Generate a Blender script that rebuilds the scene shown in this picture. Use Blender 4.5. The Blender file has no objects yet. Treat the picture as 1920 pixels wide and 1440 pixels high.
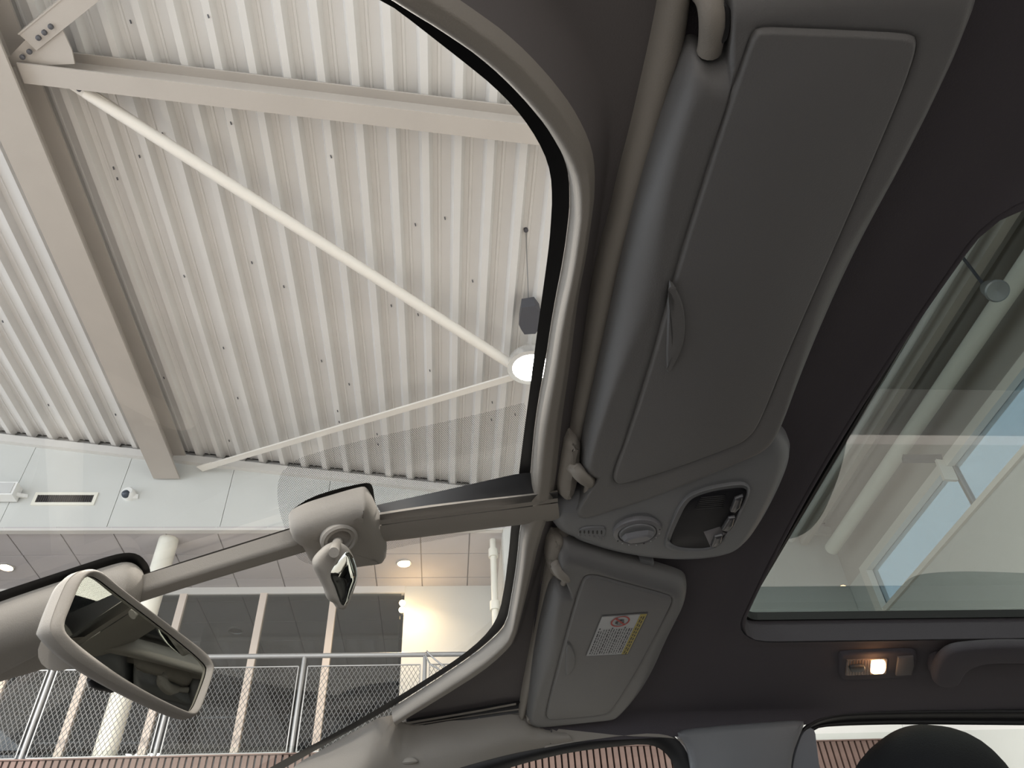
import bpy, bmesh, math, random
from mathutils import Vector, Matrix
random.seed(4)
SC=bpy.context.scene; COL=SC.collection
# ------------------------------------------------------------------ camera, light, exposure
F=1452.0
def nrm(v): return Vector(v).normalized()
_z=nrm((866-960,-825-720,F)); _y=Vector((829-960,2093-720,F)); _y=(_y-_z*_y.dot(_z)).normalized()
_x=_y.cross(_z)
if _x[0]<0: _x=-_x
RW=Matrix((_x,_y,_z))                       # image axes (right, down, forward) -> hall axes
cam_d=bpy.data.cameras.new('camera'); cam=bpy.data.objects.new('camera',cam_d); COL.objects.link(cam)
cam_d.sensor_width=36; cam_d.lens=36*F/1920; cam_d.clip_start=.01; cam_d.clip_end=200
cam.matrix_world=(RW@Matrix(((1,0,0),(0,-1,0),(0,0,-1)))).to_4x4()
SC.camera=cam
SC.view_settings.view_transform='Standard'; SC.view_settings.look='None'; SC.view_settings.gamma=1
SC.view_settings.exposure=0.82
try: SC.view_settings.use_curve_mapping=False
except Exception: pass
W=bpy.data.worlds.new('daylight'); SC.world=W; W.use_nodes=True
bg=W.node_tree.nodes['Background']; bg.inputs[0].default_value=(.87,.93,1,1); bg.inputs[1].default_value=1.9
FLOOR=-1.15
def area(name,loc,size,power,col=(1,.93,.85),rot=(0,0,0),sy=None):
    d=bpy.data.lights.new(name,'AREA'); d.energy=power; d.color=col; d.size=size
    if sy: d.shape='RECTANGLE'; d.size_y=sy
    o=bpy.data.objects.new(name,d); COL.objects.link(o); o.location=loc; o.rotation_euler=rot; return o
# high-bay lamps of the hall, all shining down at the floor
for i,(x,y) in enumerate([(-8,-5),(-4.6,-5),(-4.6,0.2),(-4.6,4.7),(-.5,-5),(2.2,-4),(2.2,2.0),(-1.6,3.0)]):
    area('high_bay_light',(x,y,4.2),.5,200,(1,.93,.85))

# ------------------------------------------------------------------ helpers
def dray(px,py): return (RW@Vector((px-960,py-720,F))).normalized()
def hg(x,y):
    s=.03-x; return .405-.1*s-.4*s*abs(s)-.12*(y-.55)**2
def hr(x,y): return .42-.2*(y-.55)**2-.15*max(0,.12-x)
def side(x,y): return .374-(y-1.03)/.4
def cab(x,y):
    t=min(1,max(0,(x-.045)/.07)); t=t*t*(3-2*t)
    return min(hg(x,y)*(1-t)+hr(x,y)*t, side(x,y))
def zr(x,y=0): return 5.41-.135*x
def P(px,py,f,off=0.0):
    d=dray(px,py)
    sg=getattr(f,'flip',1)
    g=lambda t: sg*(d.z*t-(f(d.x*t,d.y*t)-off))
    t=.05
    while g(t)<0 and t<14: t+=.01
    a=t-.01; b=t
    for _ in range(30):
        m=(a+b)/2
        if g(m)<0: a=m
        else: b=m
    return d*b
def PY(px,py,Y): d=dray(px,py); return d*(Y/d.y)
def PX(px,py,X): d=dray(px,py); return d*(X/d.x)
def PZ(px,py,Z): d=dray(px,py); return d*(Z/d.z)
def snorm(p,f):
    e=.002; fx=(f(p.x+e,p.y)-f(p.x-e,p.y))/(2*e); fy=(f(p.x,p.y+e)-f(p.x,p.y-e))/(2*e)
    return Vector((fx,fy,-1)).normalized()*getattr(f,'flip',1)
def plane_fn(p0,n):
    n=Vector(n); f=lambda x,y: p0.z-(n.x*(x-p0.x)+n.y*(y-p0.y))/n.z
    f.flip=-1 if n.z>0 else 1
    return f
WM={}
def link(o,parent=None):
    COL.objects.link(o)
    if parent is not None:
        o.parent=parent; o.matrix_parent_inverse=Matrix.Translation(-Vector(WM.get(parent.name,(0,0,0))))
    return o
def tag(o,label=None,cat=None,group=None,kind=None):
    if label: o['label']=label
    if cat: o['category']=cat
    if group: o['group']=group
    if kind: o['kind']=kind
    return o
def empty(name,loc,label=None,cat=None,group=None,kind=None):
    o=bpy.data.objects.new(name,None); COL.objects.link(o); o.location=loc; WM[o.name]=tuple(loc); o.empty_display_size=.1
    return tag(o,label,cat,group,kind)
def mesh(name,vs,fs,mat,parent=None,smooth=True,label=None,cat=None,group=None,kind=None,mats=None,fm=None,angle=None):
    me=bpy.data.meshes.new(name); me.from_pydata([tuple(v) for v in vs],[],[tuple(f) for f in fs]); me.update()
    for m in (mats or [mat]): me.materials.append(m)
    if fm:
        for p,i in zip(me.polygons,fm): p.material_index=i
    bm=bmesh.new(); bm.from_mesh(me)
    bmesh.ops.recalc_face_normals(bm,faces=bm.faces)
    big=[f for f in bm.faces if len(f.verts)>4]
    if big: bmesh.ops.triangulate(bm,faces=big,ngon_method='BEAUTY')
    if smooth:
        for f in bm.faces: f.smooth=True
        if angle:
            for e in bm.edges:
                if len(e.link_faces)==2 and e.calc_face_angle(0)>math.radians(angle): e.smooth=False
    bm.to_mesh(me); bm.free()
    o=bpy.data.objects.new(name,me); link(o,parent)
    return tag(o,label,cat,group,kind)
def copy_of(src,name,loc,parent=None):
    o=bpy.data.objects.new(name,src.data); COL.objects.link(o)
    if parent is not None:
        o.parent=parent; o.matrix_parent_inverse=Matrix.Translation(-Vector(WM.get(parent.name,(0,0,0))))
    o.location=loc; return o
class MB:
    def __init__(s): s.v=[]; s.f=[]; s.m=[]
    def add(s,vs,fs,mi=0):
        n=len(s.v); s.v+= [tuple(v) for v in vs]; s.f+=[tuple(i+n for i in f) for f in fs]; s.m+=[mi]*len(fs)
    def box(s,a,b,mi=0):
        (x0,y0,z0),(x1,y1,z1)=a,b
        s.add([(x0,y0,z0),(x1,y0,z0),(x1,y1,z0),(x0,y1,z0),(x0,y0,z1),(x1,y0,z1),(x1,y1,z1),(x0,y1,z1)],
              [(0,3,2,1),(4,5,6,7),(0,1,5,4),(1,2,6,5),(2,3,7,6),(3,0,4,7)],mi)
    def sweep(s,p0,p1,prof,up=(0,0,1),mi=0):
        p0=Vector(p0);p1=Vector(p1);d=(p1-p0).normalized(); r=d.cross(Vector(up)).normalized(); u=r.cross(d)
        n=len(prof); s.add([p+r*a+u*b for p in (p0,p1) for a,b in prof],
            [(i,(i+1)%n,n+(i+1)%n,n+i) for i in range(n)]+[tuple(range(n))[::-1],tuple(range(n,2*n))],mi)
    def bar(s,p0,p1,w,h,up=(0,0,1),mi=0):
        s.sweep(p0,p1,[(-w/2,-h/2),(w/2,-h/2),(w/2,h/2),(-w/2,h/2)],up,mi)
    def tube(s,p0,p1,r,n=12,mi=0):
        up=(0,0,1) if abs((Vector(p1)-Vector(p0)).normalized().z)<.9 else (0,1,0)
        s.sweep(p0,p1,[(r*math.cos(6.2832*i/n),r*math.sin(6.2832*i/n)) for i in range(n)],up,mi)
    def path(s,pts,r,n=10,mi=0):
        pts=[Vector(p) for p in pts]; vs=[];N=len(pts)
        for i,p in enumerate(pts):
            d=(pts[min(i+1,N-1)]-pts[max(i-1,0)]).normalized(); u=Vector((.13,.07,1)) if abs(d.z)<.9 else Vector((0,1,.1))
            a=d.cross(u).normalized(); b=a.cross(d); rr=r[i] if isinstance(r,list) else r
            vs+=[p+a*rr*math.cos(6.2832*k/n)+b*rr*math.sin(6.2832*k/n) for k in range(n)]
        fs=[(i*n+k,i*n+(k+1)%n,(i+1)*n+(k+1)%n,(i+1)*n+k) for i in range(N-1) for k in range(n)]
        s.add(vs,fs+[tuple(range(n))[::-1],tuple(range((N-1)*n,N*n))],mi)
    def lathe(s,c,axis,prof,n=32,mi=0):
        c=Vector(c);ax=Vector(axis).normalized(); t=Vector((0,0,1)) if abs(ax.z)<.9 else Vector((0,1,0))
        a=ax.cross(t).normalized(); b=ax.cross(a); vs=[]
        for r,h in prof: vs+=[c+ax*h+a*r*math.cos(6.2832*k/n)+b*r*math.sin(6.2832*k/n) for k in range(n)]
        m=len(prof); fs=[(i*n+k,i*n+(k+1)%n,(i+1)*n+(k+1)%n,(i+1)*n+k) for i in range(m-1) for k in range(n)]
        if prof[0][0]>1e-6: fs.append(tuple(range(n))[::-1])
        if prof[-1][0]>1e-6: fs.append(tuple(range((m-1)*n,m*n)))
        s.add(vs,fs,mi)
    def build(s,name,mat,parent=None,**k):
        mats=mat if isinstance(mat,list) else None
        return mesh(name,s.v,s.f,None if mats else mat,parent,mats=mats,fm=s.m if mats else None,**{**dict(smooth=True,angle=35),**k})
def resample(pts,n,closed=False):
    pts=[Vector(p) for p in pts]
    if closed: pts=pts+[pts[0]]
    L=[0]
    for a,b in zip(pts,pts[1:]): L.append(L[-1]+(b-a).length)
    out=[];j=0
    for i in range(n):
        t=L[-1]*i/(n if closed else n-1)
        while j<len(L)-2 and L[j+1]<t: j+=1
        k=(t-L[j])/max(L[j+1]-L[j],1e-9); out.append(pts[j].lerp(pts[j+1],k))
    return out
def chaikin(pts,it=2,closed=True):
    pts=[Vector(p) for p in pts]
    for _ in range(it):
        q=[]; N=len(pts)
        if not closed: q.append(pts[0])
        for i in range(N if closed else N-1):
            a=pts[i]; b=pts[(i+1)%N]; q+=[a.lerp(b,.25),a.lerp(b,.75)]
        if not closed: q.append(pts[-1])
        pts=q
    return pts
def pts3(pl,f,off=0.0):
    """pixel pairs are sighted onto the surface f; 3-tuples ('p',x,y) are plan positions on it"""
    out=[]
    for p in pl:
        if p[0]=='p': out.append(Vector((p[1],p[2],f(p[1],p[2])-off)))
        else: out.append(P(p[0],p[1],f,off))
    return out
def onto(pl,f): return [Vector((p.x,p.y,f(p.x,p.y))) for p in pl]
def loft(name,A,B,fa,fb,drop,mat,parent=None,n=48,rows=14,pw=1.6,sm=1,**k):
    A=resample(chaikin(pts3(A,fa),sm,False),n); B=resample(chaikin(pts3(B,fb),sm,False),n)
    vs=[];fs=[]
    j0=rows//2
    for i in range(n):
        L=(B[i]-A[i]).length
        for j in range(rows+1):
            t=(j/rows)**pw
            if k.get('split'):
                t0=min(.97,k['split'][0]/L); t=t0*(j/j0)**1.3 if j<=j0 else t0+(1-t0)*(j-j0)/(rows-j0)
            p=A[i].lerp(B[i],t)
            na=snorm(A[i],fa); nb=snorm(B[i],fb); nn=na.lerp(nb,t).normalized()
            if k.get('hug'):
                q=k['hug'](p.x,p.y); 
                p=Vector((p.x,p.y,q))
            vs.append(p+nn*drop(t*L,L))
    for i in range(n-1):
        for j in range(rows):
            a=i*(rows+1)+j; fs.append((a,a+1,a+rows+2,a+rows+1))
    kk={q:w for q,w in k.items() if q not in('hug','split')}
    if k.get('split'):
        dd,m2=k['split']; kk['mats']=[mat,m2]; kk['fm']=[]
        for i in range(n-1):
            L=(B[i]-A[i]).length
            for j in range(rows): kk['fm'].append(1 if j>=j0 else 0)
    return mesh(name,vs,fs,mat,parent,**kk)
def slab(name,outline,f,rings,mat,parent=None,n=96,sm=2,cap=True,back=False,bulge=0.0,pts=None,off=None,**k):
    """closed outline on surface f; rings = (inset, drop) pairs; last ring is capped"""
    if off is None: off=max(0,rings[-1][1]*.8)
    O=pts or resample(chaikin(onto(pts3(outline,f,off),f),sm,True),n,True); n=len(O)
    N=[snorm(p,f) for p in O]; c=sum(O,Vector())/n
    T=[(O[(i+2)%n]-O[i-2]).normalized() for i in range(n)]
    I=[N[i].cross(T[i]).normalized() for i in range(n)]
    if sum(I[i].dot(c-O[i]) for i in range(n))<0: I=[-v for v in I]
    vs=[];fs=[]
    for ins,dr in rings: vs+=[O[i]+I[i]*ins+N[i]*dr for i in range(n)]
    m=len(rings)
    for r in range(m-1):
        for i in range(n): fs.append((r*n+i,r*n+(i+1)%n,(r+1)*n+(i+1)%n,(r+1)*n+i))
    if cap:
        if bulge:
            last=[Vector(v) for v in vs[(m-1)*n:]]; cc=sum(last,Vector())/n; base=(m-1)*n; cn=sum(N,Vector()).normalized()
            for q in range(1,6):
                t=1-q/6.0; vs+=[cc+(v-cc)*t+cn*bulge*(1-t*t) for v in last]
                for i in range(n): fs.append((base+i,base+(i+1)%n,base+n+(i+1)%n,base+n+i))
                base+=n
            vs.append(cc+cn*bulge); ci=len(vs)-1
            for i in range(n): fs.append((base+i,base+(i+1)%n,ci))
        else: fs.append(tuple(range((m-1)*n,m*n)))
    if back: fs.append(tuple(range(n))[::-1])
    return mesh(name,vs,fs,mat,parent,**{**dict(angle=50),**k})
def rim(name,O,I,f,drop,mat,parent=None,n=160,rows=16,pw=1.5,sm=2,sm2=2,oo=0,oi=0,**k):
    """frame between an outer closed outline and an inner one, matched by angle about the inner centre"""
    A=chaikin(onto(pts3(O,f,oo),f),sm); B=chaikin(onto(pts3(I,f,oi),f),sm2)
    c=sum(B,Vector())/len(B)
    def hit(poly,ang):
        dx,dy=math.cos(ang),math.sin(ang); best=None
        for i in range(len(poly)):
            a=poly[i]-c; b=poly[(i+1)%len(poly)]-c
            ex,ey=b.x-a.x,b.y-a.y; den=dx*ey-dy*ex
            if abs(den)<1e-12: continue
            t=(a.x*ey-a.y*ex)/den; u=(a.x*dy-a.y*dx)/den
            if t>0 and -1e-6<=u<=1+1e-6 and (best is None or t>best): best=t
        x,y=c.x+dx*best,c.y+dy*best
        return x,y
    B2=resample(B,n,True)
    vs=[];fs=[];outer=[];inner=[]
    for i,b in enumerate(B2):
        ang=math.atan2(b.y-c.y,b.x-c.x); x,y=hit(A,ang); a=Vector((x,y,f(x,y)))
        outer.append(a); inner.append(b); L=(b-a).length
        for j in range(rows+1):
            t=(j/rows)**pw; x,y=a.x+(b.x-a.x)*t,a.y+(b.y-a.y)*t
            p=Vector((x,y,f(x,y))); vs.append(p+snorm(p,f)*drop(t*L,L))
    for i in range(n):
        for j in range(rows):
            a=i*(rows+1)+j; b=((i+1)%n)*(rows+1)+j; fs.append((a,a+1,b+1,b))
    return mesh(name,vs,fs,mat,parent,**k),inner
# ------------------------------------------------------------------ materials
def mat(name,col,rough=.6,metal=0.0,bump=0.0,bscale=400,var=0.0,vscale=3,emit=None,es=0,spec=.4,bdist=.002):
    m=bpy.data.materials.new(name); m.use_nodes=True; nt=m.node_tree; b=nt.nodes['Principled BSDF']
    b.inputs['Base Color'].default_value=(*col,1); b.inputs['Roughness'].default_value=rough; b.inputs['Metallic'].default_value=metal
    b.inputs['Specular IOR Level'].default_value=spec
    tc=nt.nodes.new('ShaderNodeTexCoord')
    if var:
        n=nt.nodes.new('ShaderNodeTexNoise'); n.inputs['Scale'].default_value=vscale; n.inputs['Detail'].default_value=5
        r=nt.nodes.new('ShaderNodeValToRGB'); r.color_ramp.elements[0].position=.3; r.color_ramp.elements[1].position=.7
        r.color_ramp.elements[0].color=(*[c*(1-var) for c in col],1); r.color_ramp.elements[1].color=(*[min(1,c*(1+var)) for c in col],1)
        nt.links.new(tc.outputs['Object'],n.inputs['Vector']); nt.links.new(n.outputs['Fac'],r.inputs[0]); nt.links.new(r.outputs[0],b.inputs['Base Color'])
    if bump:
        n=nt.nodes.new('ShaderNodeTexNoise'); n.inputs['Scale'].default_value=bscale; n.inputs['Detail'].default_value=3
        bp=nt.nodes.new('ShaderNodeBump'); bp.inputs['Strength'].default_value=bump; bp.inputs['Distance'].default_value=bdist
        nt.links.new(tc.outputs['Object'],n.inputs['Vector']); nt.links.new(n.outputs['Fac'],bp.inputs['Height']); nt.links.new(bp.outputs[0],b.inputs['Normal'])
    if emit: b.inputs['Emission Color'].default_value=(*emit,1); b.inputs['Emission Strength'].default_value=es
    return m
def glass(name,tint,refl=.08,rough=0.0):
    m=bpy.data.materials.new(name); m.use_nodes=True; nt=m.node_tree
    for n in list(nt.nodes): nt.nodes.remove(n)
    o=nt.nodes.new('ShaderNodeOutputMaterial'); mx=nt.nodes.new('ShaderNodeMixShader'); t=nt.nodes.new('ShaderNodeBsdfTransparent')
    g=nt.nodes.new('ShaderNodeBsdfGlossy'); g.inputs['Roughness'].default_value=rough; t.inputs[0].default_value=(*tint,1)
    lw=nt.nodes.new('ShaderNodeLayerWeight'); lw.inputs['Blend'].default_value=.25
    ma=nt.nodes.new('ShaderNodeMath'); ma.operation='MULTIPLY'; ma.inputs[1].default_value=refl*4
    ad=nt.nodes.new('ShaderNodeMath'); ad.operation='ADD'; ad.inputs[1].default_value=refl*.4
    nt.links.new(lw.outputs['Fresnel'],ma.inputs[0]); nt.links.new(ma.outputs[0],ad.inputs[0]); nt.links.new(ad.outputs[0],mx.inputs[0])
    nt.links.new(t.outputs[0],mx.inputs[1]); nt.links.new(g.outputs[0],mx.inputs[2]); nt.links.new(mx.outputs[0],o.inputs[0])
    return m
M=dict(
 deck=mat('painted_deck',(.62,.60,.575),.45,var=.04,vscale=1.5),
 beam=mat('cream_steel',(.43,.39,.35),.4,var=.03),
 brace=mat('white_steel',(.74,.70,.64),.4),
 bolt=mat('grey_bolt',(.10,.10,.11),.5,metal=.3), darkgap=mat('shadow_gap',(.06,.055,.05),.8),
 wallp=mat('white_wall_panel',(.56,.565,.54),.5,var=.02), trim=mat('wall_trim',(.60,.58,.55),.5),
 tile=mat('ceiling_tile',(.50,.47,.47),.9,bump=.2,bscale=60,var=.03), grid=mat('tile_grid',(.30,.28,.28),.6),
 column=mat('column_paint',(.74,.72,.64),.4), mullion=mat('mullion_paint',(.72,.62,.54),.4),
 steel=mat("rail_steel",(.24,.245,.25),.4,metal=.4), meshm=mat('mesh_steel',(.11,.113,.115),.5,metal=.3),
 slat=mat('brown_slat',(.135,.085,.072),.6,var=.15,vscale=8), slatb=mat('slat_backing',(.03,.02,.018),.8),
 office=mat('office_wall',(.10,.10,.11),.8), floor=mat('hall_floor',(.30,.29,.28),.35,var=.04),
 white=mat('white_plastic',(.78,.78,.76),.4), grille=mat('speaker_grille',(.52,.52,.51),.8), black=mat('black_plastic',(.01,.01,.012),.5),
 vent=mat('vent_dark',(.035,.03,.025),.8), lens=mat('camera_lens',(.05,.06,.08),.1),
 lampon=mat('lamp_lit',(1,.9,.7),.4,emit=(1,.86,.62),es=9), lampw=mat('lamp_white',(1,1,.95),.4,emit=(1,.95,.86),es=16),
 warm=mat('warm_lamp',(1,.8,.5),.4,emit=(1,.72,.38),es=10), reflector=mat('lamp_reflector',(.8,.8,.78),.25,metal=.7), gear=mat('gear_box',(.07,.07,.08),.6),
 frit=mat('black_frit',(.004,.004,.005),.4), rubber=mat('black_rubber',(.008,.008,.009),.55),
 fabric=mat('headliner_fabric',(.072,.066,.074),.95,bump=.5,bscale=900,bdist=.0006,spec=.15),
 plastic=mat('grey_trim_plastic',(.25,.23,.205),.68,bump=.35,bscale=1100,bdist=.0005,spec=.35),
 visor=mat('visor_vinyl',(.125,.124,.125),.5,bump=.35,bscale=1000,bdist=.0005,spec=.4),
 console=mat('console_plastic',(.16,.165,.175),.48,bump=.3,bscale=1100,bdist=.0004,spec=.45),
 chrome=mat('mirror_surface',(.50,.51,.46),.015,metal=1), dark=mat('dark_plastic',(.03,.03,.032),.5),
 knob=mat('knob_plastic',(.15,.15,.16),.35), dirtlens=mat('smoked_lens',(.015,.015,.018),.4,spec=.12), lens2=mat('lamp_lens',(.20,.15,.12),.25,bump=1,bscale=900,bdist=.001),
 reflect2=mat('lens_inner_plate',(.15,.145,.155),.5), bulb=mat('courtesy_bulb',(1,.8,.5),.4,emit=(1,.62,.30),es=14),
 paper=mat('label_paper',(.40,.41,.42),.5), yellow=mat('label_yellow',(.36,.29,.06),.5), ink=mat('label_ink',(.03,.03,.035),.6), red=mat('label_red',(.35,.05,.04),.6),
 switch=mat('switch_plastic',(.05,.05,.055),.25,spec=.6),
 corner=mat('shaded_trim',(.125,.115,.115),.9,bump=.4,bscale=900,bdist=.0005,spec=.15),  # darker trim copy: light falloff beyond the lip, painted in; blank plate reuses it
 seat=mat('black_seat_fabric',(.012,.012,.013),.95,bump=.4,bscale=600,bdist=.001,spec=.1), paint=mat('car_paint',(.12,.13,.15),.25,metal=.5),
 bsteel=mat('door_frame_paint',(.16,.17,.19),.4),
)
M['wind']=glass('windshield_glass',(.95,.96,.95),.022)
M['sung']=glass('sunroof_glass',(.25,.29,.275),.06)
M['sidg']=glass('side_glass',(.85,.88,.86),.04)
M['skyg']=glass('clerestory_glass',(.62,.68,.72),.04)
M['offg']=glass('office_glass',(.72,.75,.76),.09)

# ================================================================== THE HALL
ceiling=empty('ceiling',(0,0,5.4),kind='structure')
pr=[(0,0),(.055,0),(.083,.075),(.118,.075),(.124,.066),(.142,.066),(.148,.075),(.222,.075),(.25,0)]
def rib_mesh():
    mb=MB(); Y0,Y1=-4.0,7.5; n=len(pr)
    mb.add([(x,Y0,z-.135*x) for x,z in pr]+[(x,Y1,z-.135*x) for x,z in pr],[(i,i+1,n+i+1,n+i) for i in range(n-1)])
    return mb
X0=-10.0; rib=rib_mesh().build('deck_rib',M['deck'],ceiling,smooth=False); rib.location=(X0,0,zr(X0))
for i in range(1,58):
    x=X0+.25*i; copy_of(rib,'deck_rib',(x,0,zr(x)),ceiling)
rf=MB()
for i in range(150):
    k=random.randint(0,55); x=X0+.25*k+random.choice([.03,.175,.18]); y=random.uniform(.2,7.2); z=zr(x)+(.0 if (x-X0)%.25<.06 else .07)
    rf.bar((x,y,z),(x+.006,y+.022,z-.01),.008,.008)
rf.build('roof_fixing',M['bolt'],ceiling,kind='stuff',smooth=False)
mb=MB(); mb.add([(-10.2,-4,zr(-10.2)+.1),(4.6,-4,zr(4.6)+.1),(4.6,7.6,zr(4.6)+.1),(-10.2,7.6,zr(-10.2)+.1)],[(0,1,2,3)])
mb.build('roof_backing',M['darkgap'],ceiling,smooth=False)

def ibeam(name,p0,p1,w,h,label,tf=.02,tw=.012,group=None,up=(0,0,1)):
    o=empty(name,p0,label,'beam',group)
    d=(Vector(p1)-Vector(p0)).normalized(); r=d.cross(Vector(up)).normalized(); u=r.cross(d)
    def pc(nm,z,ww,hh):
        b=MB(); b.bar(Vector(p0)+u*z,Vector(p1)+u*z,ww,hh,up); return b.build(nm,M['beam'],o,smooth=False)
    pc('bottom_flange',tf/2,w,tf); pc('web',h/2,tw,h-2*tf); pc('top_flange',h-tf/2,w,tf)
    return o
ibeam('steel_rafter',(-3.255,-4,5.48),(-3.255,7.47,5.48),.29,.34,'wide cream steel roof rafter running down to the white wall at left',tf=.025)
pur=lambda px,py: P(px,py,lambda x,y: zr(x)-.27)
a=pur(60,140); b=pur(990,252); yb=(a.y+b.y)/2
pa=lambda x,yy: Vector((x,yy,zr(x)-.27))
sl=(b.y-a.y)/(b.x-a.x)
ibeam('steel_purlin',pa(-3.1,a.y+sl*(-3.1-a.x)),pa(4.4,a.y+sl*(4.4-a.x)),.15,.26,'cream steel beam crossing the roof ribs near the top of the windshield',tf=.016)
ibeam('steel_purlin',pa(-10,a.y),pa(-3.42,a.y),.15,.26,'cream steel beam stub left of the wide rafter',tf=.016)
def brace(kind,pl,r,drop,label):
    f=lambda x,y: zr(x)-drop
    p=[P(*q,f) for q in pl]; return p
p=brace('pipe',[(160,172),(985,700)],0,.2,'')
o=empty('brace_pipe',p[0],'long white round steel brace crossing diagonally below the roof ribs','brace')
mb=MB(); mb.tube(p[0],p[1],.048,20); mb.build('pipe',M['brace'],o)
d=(p[1]-p[0]).normalized(); mb=MB(); mb.bar(p[0]-d*.2,p[0]+d*.16,.10,.014); mb.build('end_plate',M['brace'],o,smooth=False)
mb=MB(); q=P(149,166,lambda x,y: zr(x)-.212); mb.lathe(q,(0,0,-1),[(.017,0),(.017,.02),(.01,.024)],10); mb.build('bolt',M['bolt'],o)
p=brace('bar',[(378,878),(985,700)],0,.2,'')
o=empty('brace_bar',p[0],'thin flat steel brace rising from the wall corner to the lamp','brace')
mb=MB(); mb.bar(p[0],p[1],.075,.02); mb.build('flat_bar',M['brace'],o,smooth=False)
mb=MB(); d=(p[1]-p[0]).normalized(); mb.bar(p[0]-d*.03,p[0]+d*.2,.10,.012); mb.build('end_plate',M['brace'],o,smooth=False)
f=lambda x,y: zr(x)-.24
p=[P(*q,f) for q in [(52,78),(210,-50)]]
o=empty('brace_angle',p[0],'short cream steel brace bolted at the top left corner of the roof','brace')
mb=MB(); mb.bar(p[0],p[1],.14,.012); mb.sweep(p[0]+Vector((0,0,.03)),p[1]+Vector((0,0,.03)),[(.06,-.04),(.07,-.04),(.07,.05),(.06,.05)]); mb.build('angle_bar',M['beam'],o,smooth=False)
gp=[P(*q,lambda x,y: zr(x)-.225) for q in [(12,112),(50,72),(115,52),(135,95),(140,120),(20,125)]]
mb=MB(); n=len(gp); mb.add(gp+[g+Vector((0,0,.012)) for g in gp],[tuple(range(n)),tuple(range(n,2*n))[::-1]]+[(i,(i+1)%n,n+(i+1)%n,n+i) for i in range(n)])
mb.build('gusset_plate',M['beam'],o,smooth=False)
for q in [(96,49),(84,60),(73,70),(56,96),(43,106)]:
    c=P(*q,lambda x,y: zr(x)-.246); mb=MB(); mb.lathe(c,(0,0,-1),[(.018,0),(.018,.018),(.01,.022)],8); mb.build('bolt',M['bolt'],o)

# upper wall (fascia) of large panels
YW=7.5; ZF=4.83
wall=empty('wall_back',(0,YW,ZF),kind='structure')
js=[-10.0,-8.3,-7.1,-5.9]+[PY(57,860,YW).x,PY(247,860,YW).x,PY(433,905,YW).x]
js=js+[js[-1]+1.13,-.25,.60,1.9,3.2,4.42]
for a,b in zip(js,js[1:]):
    if b-a<.05: continue
    z0=ZF if b<.65 else 2.44
    mb=MB(); g=.003
    x0,x1=a+g,b-g
    mb.add([(x0,YW,z0),(x1,YW,z0),(x1,YW,zr(x1)-.07),(x0,YW,zr(x0)-.07)]+[(x0,YW+.05,z0),(x1,YW+.05,z0),(x1,YW+.05,zr(x1)-.07),(x0,YW+.05,zr(x0)-.07)],
           [(0,1,2,3),(7,6,5,4),(0,4,5,1),(1,5,6,2),(2,6,7,3),(3,7,4,0)])
    mb.build('wall_panel',M['wallp'],wall,smooth=False)
mb=MB(); mb.add([(-10,YW+.052,ZF),(.6,YW+.052,ZF),(.6,YW+.052,2.5),(4.5,YW+.052,2.5),(4.5,YW+.052,5.2),(-10,YW+.052,7)],[(0,1,2,3,4,5)]); mb.build('panel_backing',M['trim'],wall,smooth=False)
mb=MB(); mb.sweep((-10,YW-.03,zr(-10)-.07),(4.42,YW-.03,zr(4.42)-.07),[(-.03,-.05),(.03,-.05),(.03,.05),(-.03,.05)]); mb.build('trim_1',M['trim'],kind='structure',smooth=False)
XM=.60
mb=MB(); mb.box((-10,YW-.012,ZF-.03),(XM,YW+.06,ZF)); mb.build('trim_2',M['trim'],kind='structure',smooth=False)

# mezzanine ceiling of square tiles
YB=8.84; T=.56
mc=empty('ceiling',(0,8.2,ZF),kind='structure')
mb=MB(); mb.box((-9.5,YW+.05,ZF+.012),(XM+.02,13.0,ZF+.05)); mb.build('ceiling_grid',M['grid'],mc,smooth=False)
tb=MB(); tb.box((.007,.007,0),(T-.007,T-.007,.02)); xg=-4.811-8*T
tile=None
for i in range(19):
    for j in range(10):
        x=xg+i*T; y=YW-.01+j*T
        if x+T>XM+.5: continue
        if tile is None: tile=tb.build('ceiling_tile',M['tile'],mc,smooth=False); tile.location=(x,y,ZF)
        else: copy_of(tile,'ceiling_tile',(x,y,ZF),mc)
def downlight(px,py,label,lit=True,r=.075,Z=ZF):
    c=PZ(px,py,Z-.003); o=empty('downlight',c,label,'downlight','round lights in the tiled ceiling')
    mb=MB(); mb.lathe(c,(0,0,-1),[(r*1.0,0),(r*1.22,0),(r*1.22,.006),(r,.012),(r*.98,.004)],28); mb.build('bezel',M['reflector'],o)
    mb=MB(); mb.lathe(c+Vector((0,0,-.004)),(0,0,-1),[(r*.98,0),(r*.8,.004),(0,.006)],28); mb.build('lamp_glass',M['warm'] if lit else M['lens'],o)
    if lit:
        l=area('downlight_lamp',c+Vector((0,0,-.03)),.12,9,(1,.75,.48)); l.data.spread=2.4
    return o
downlight(757,1056,'lit round downlight above the office windows, right of the small oval mirror')
downlight(12,1063,'lit round downlight in the tiled ceiling at the left edge')
downlight(442,1182,'unlit silver downlight seen through the office glass',lit=False,r=.085)
# column
c=PZ(311,1000,ZF); mb=MB(); cb=PY(206,1370,c.y+.1)
mb.tube((c.x,c.y+.13,2.45),(c.x,c.y+.13,ZF),.105,36)
mb.build('column',M['column'],label='round cream column in front of the office windows',cat='column')

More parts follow.
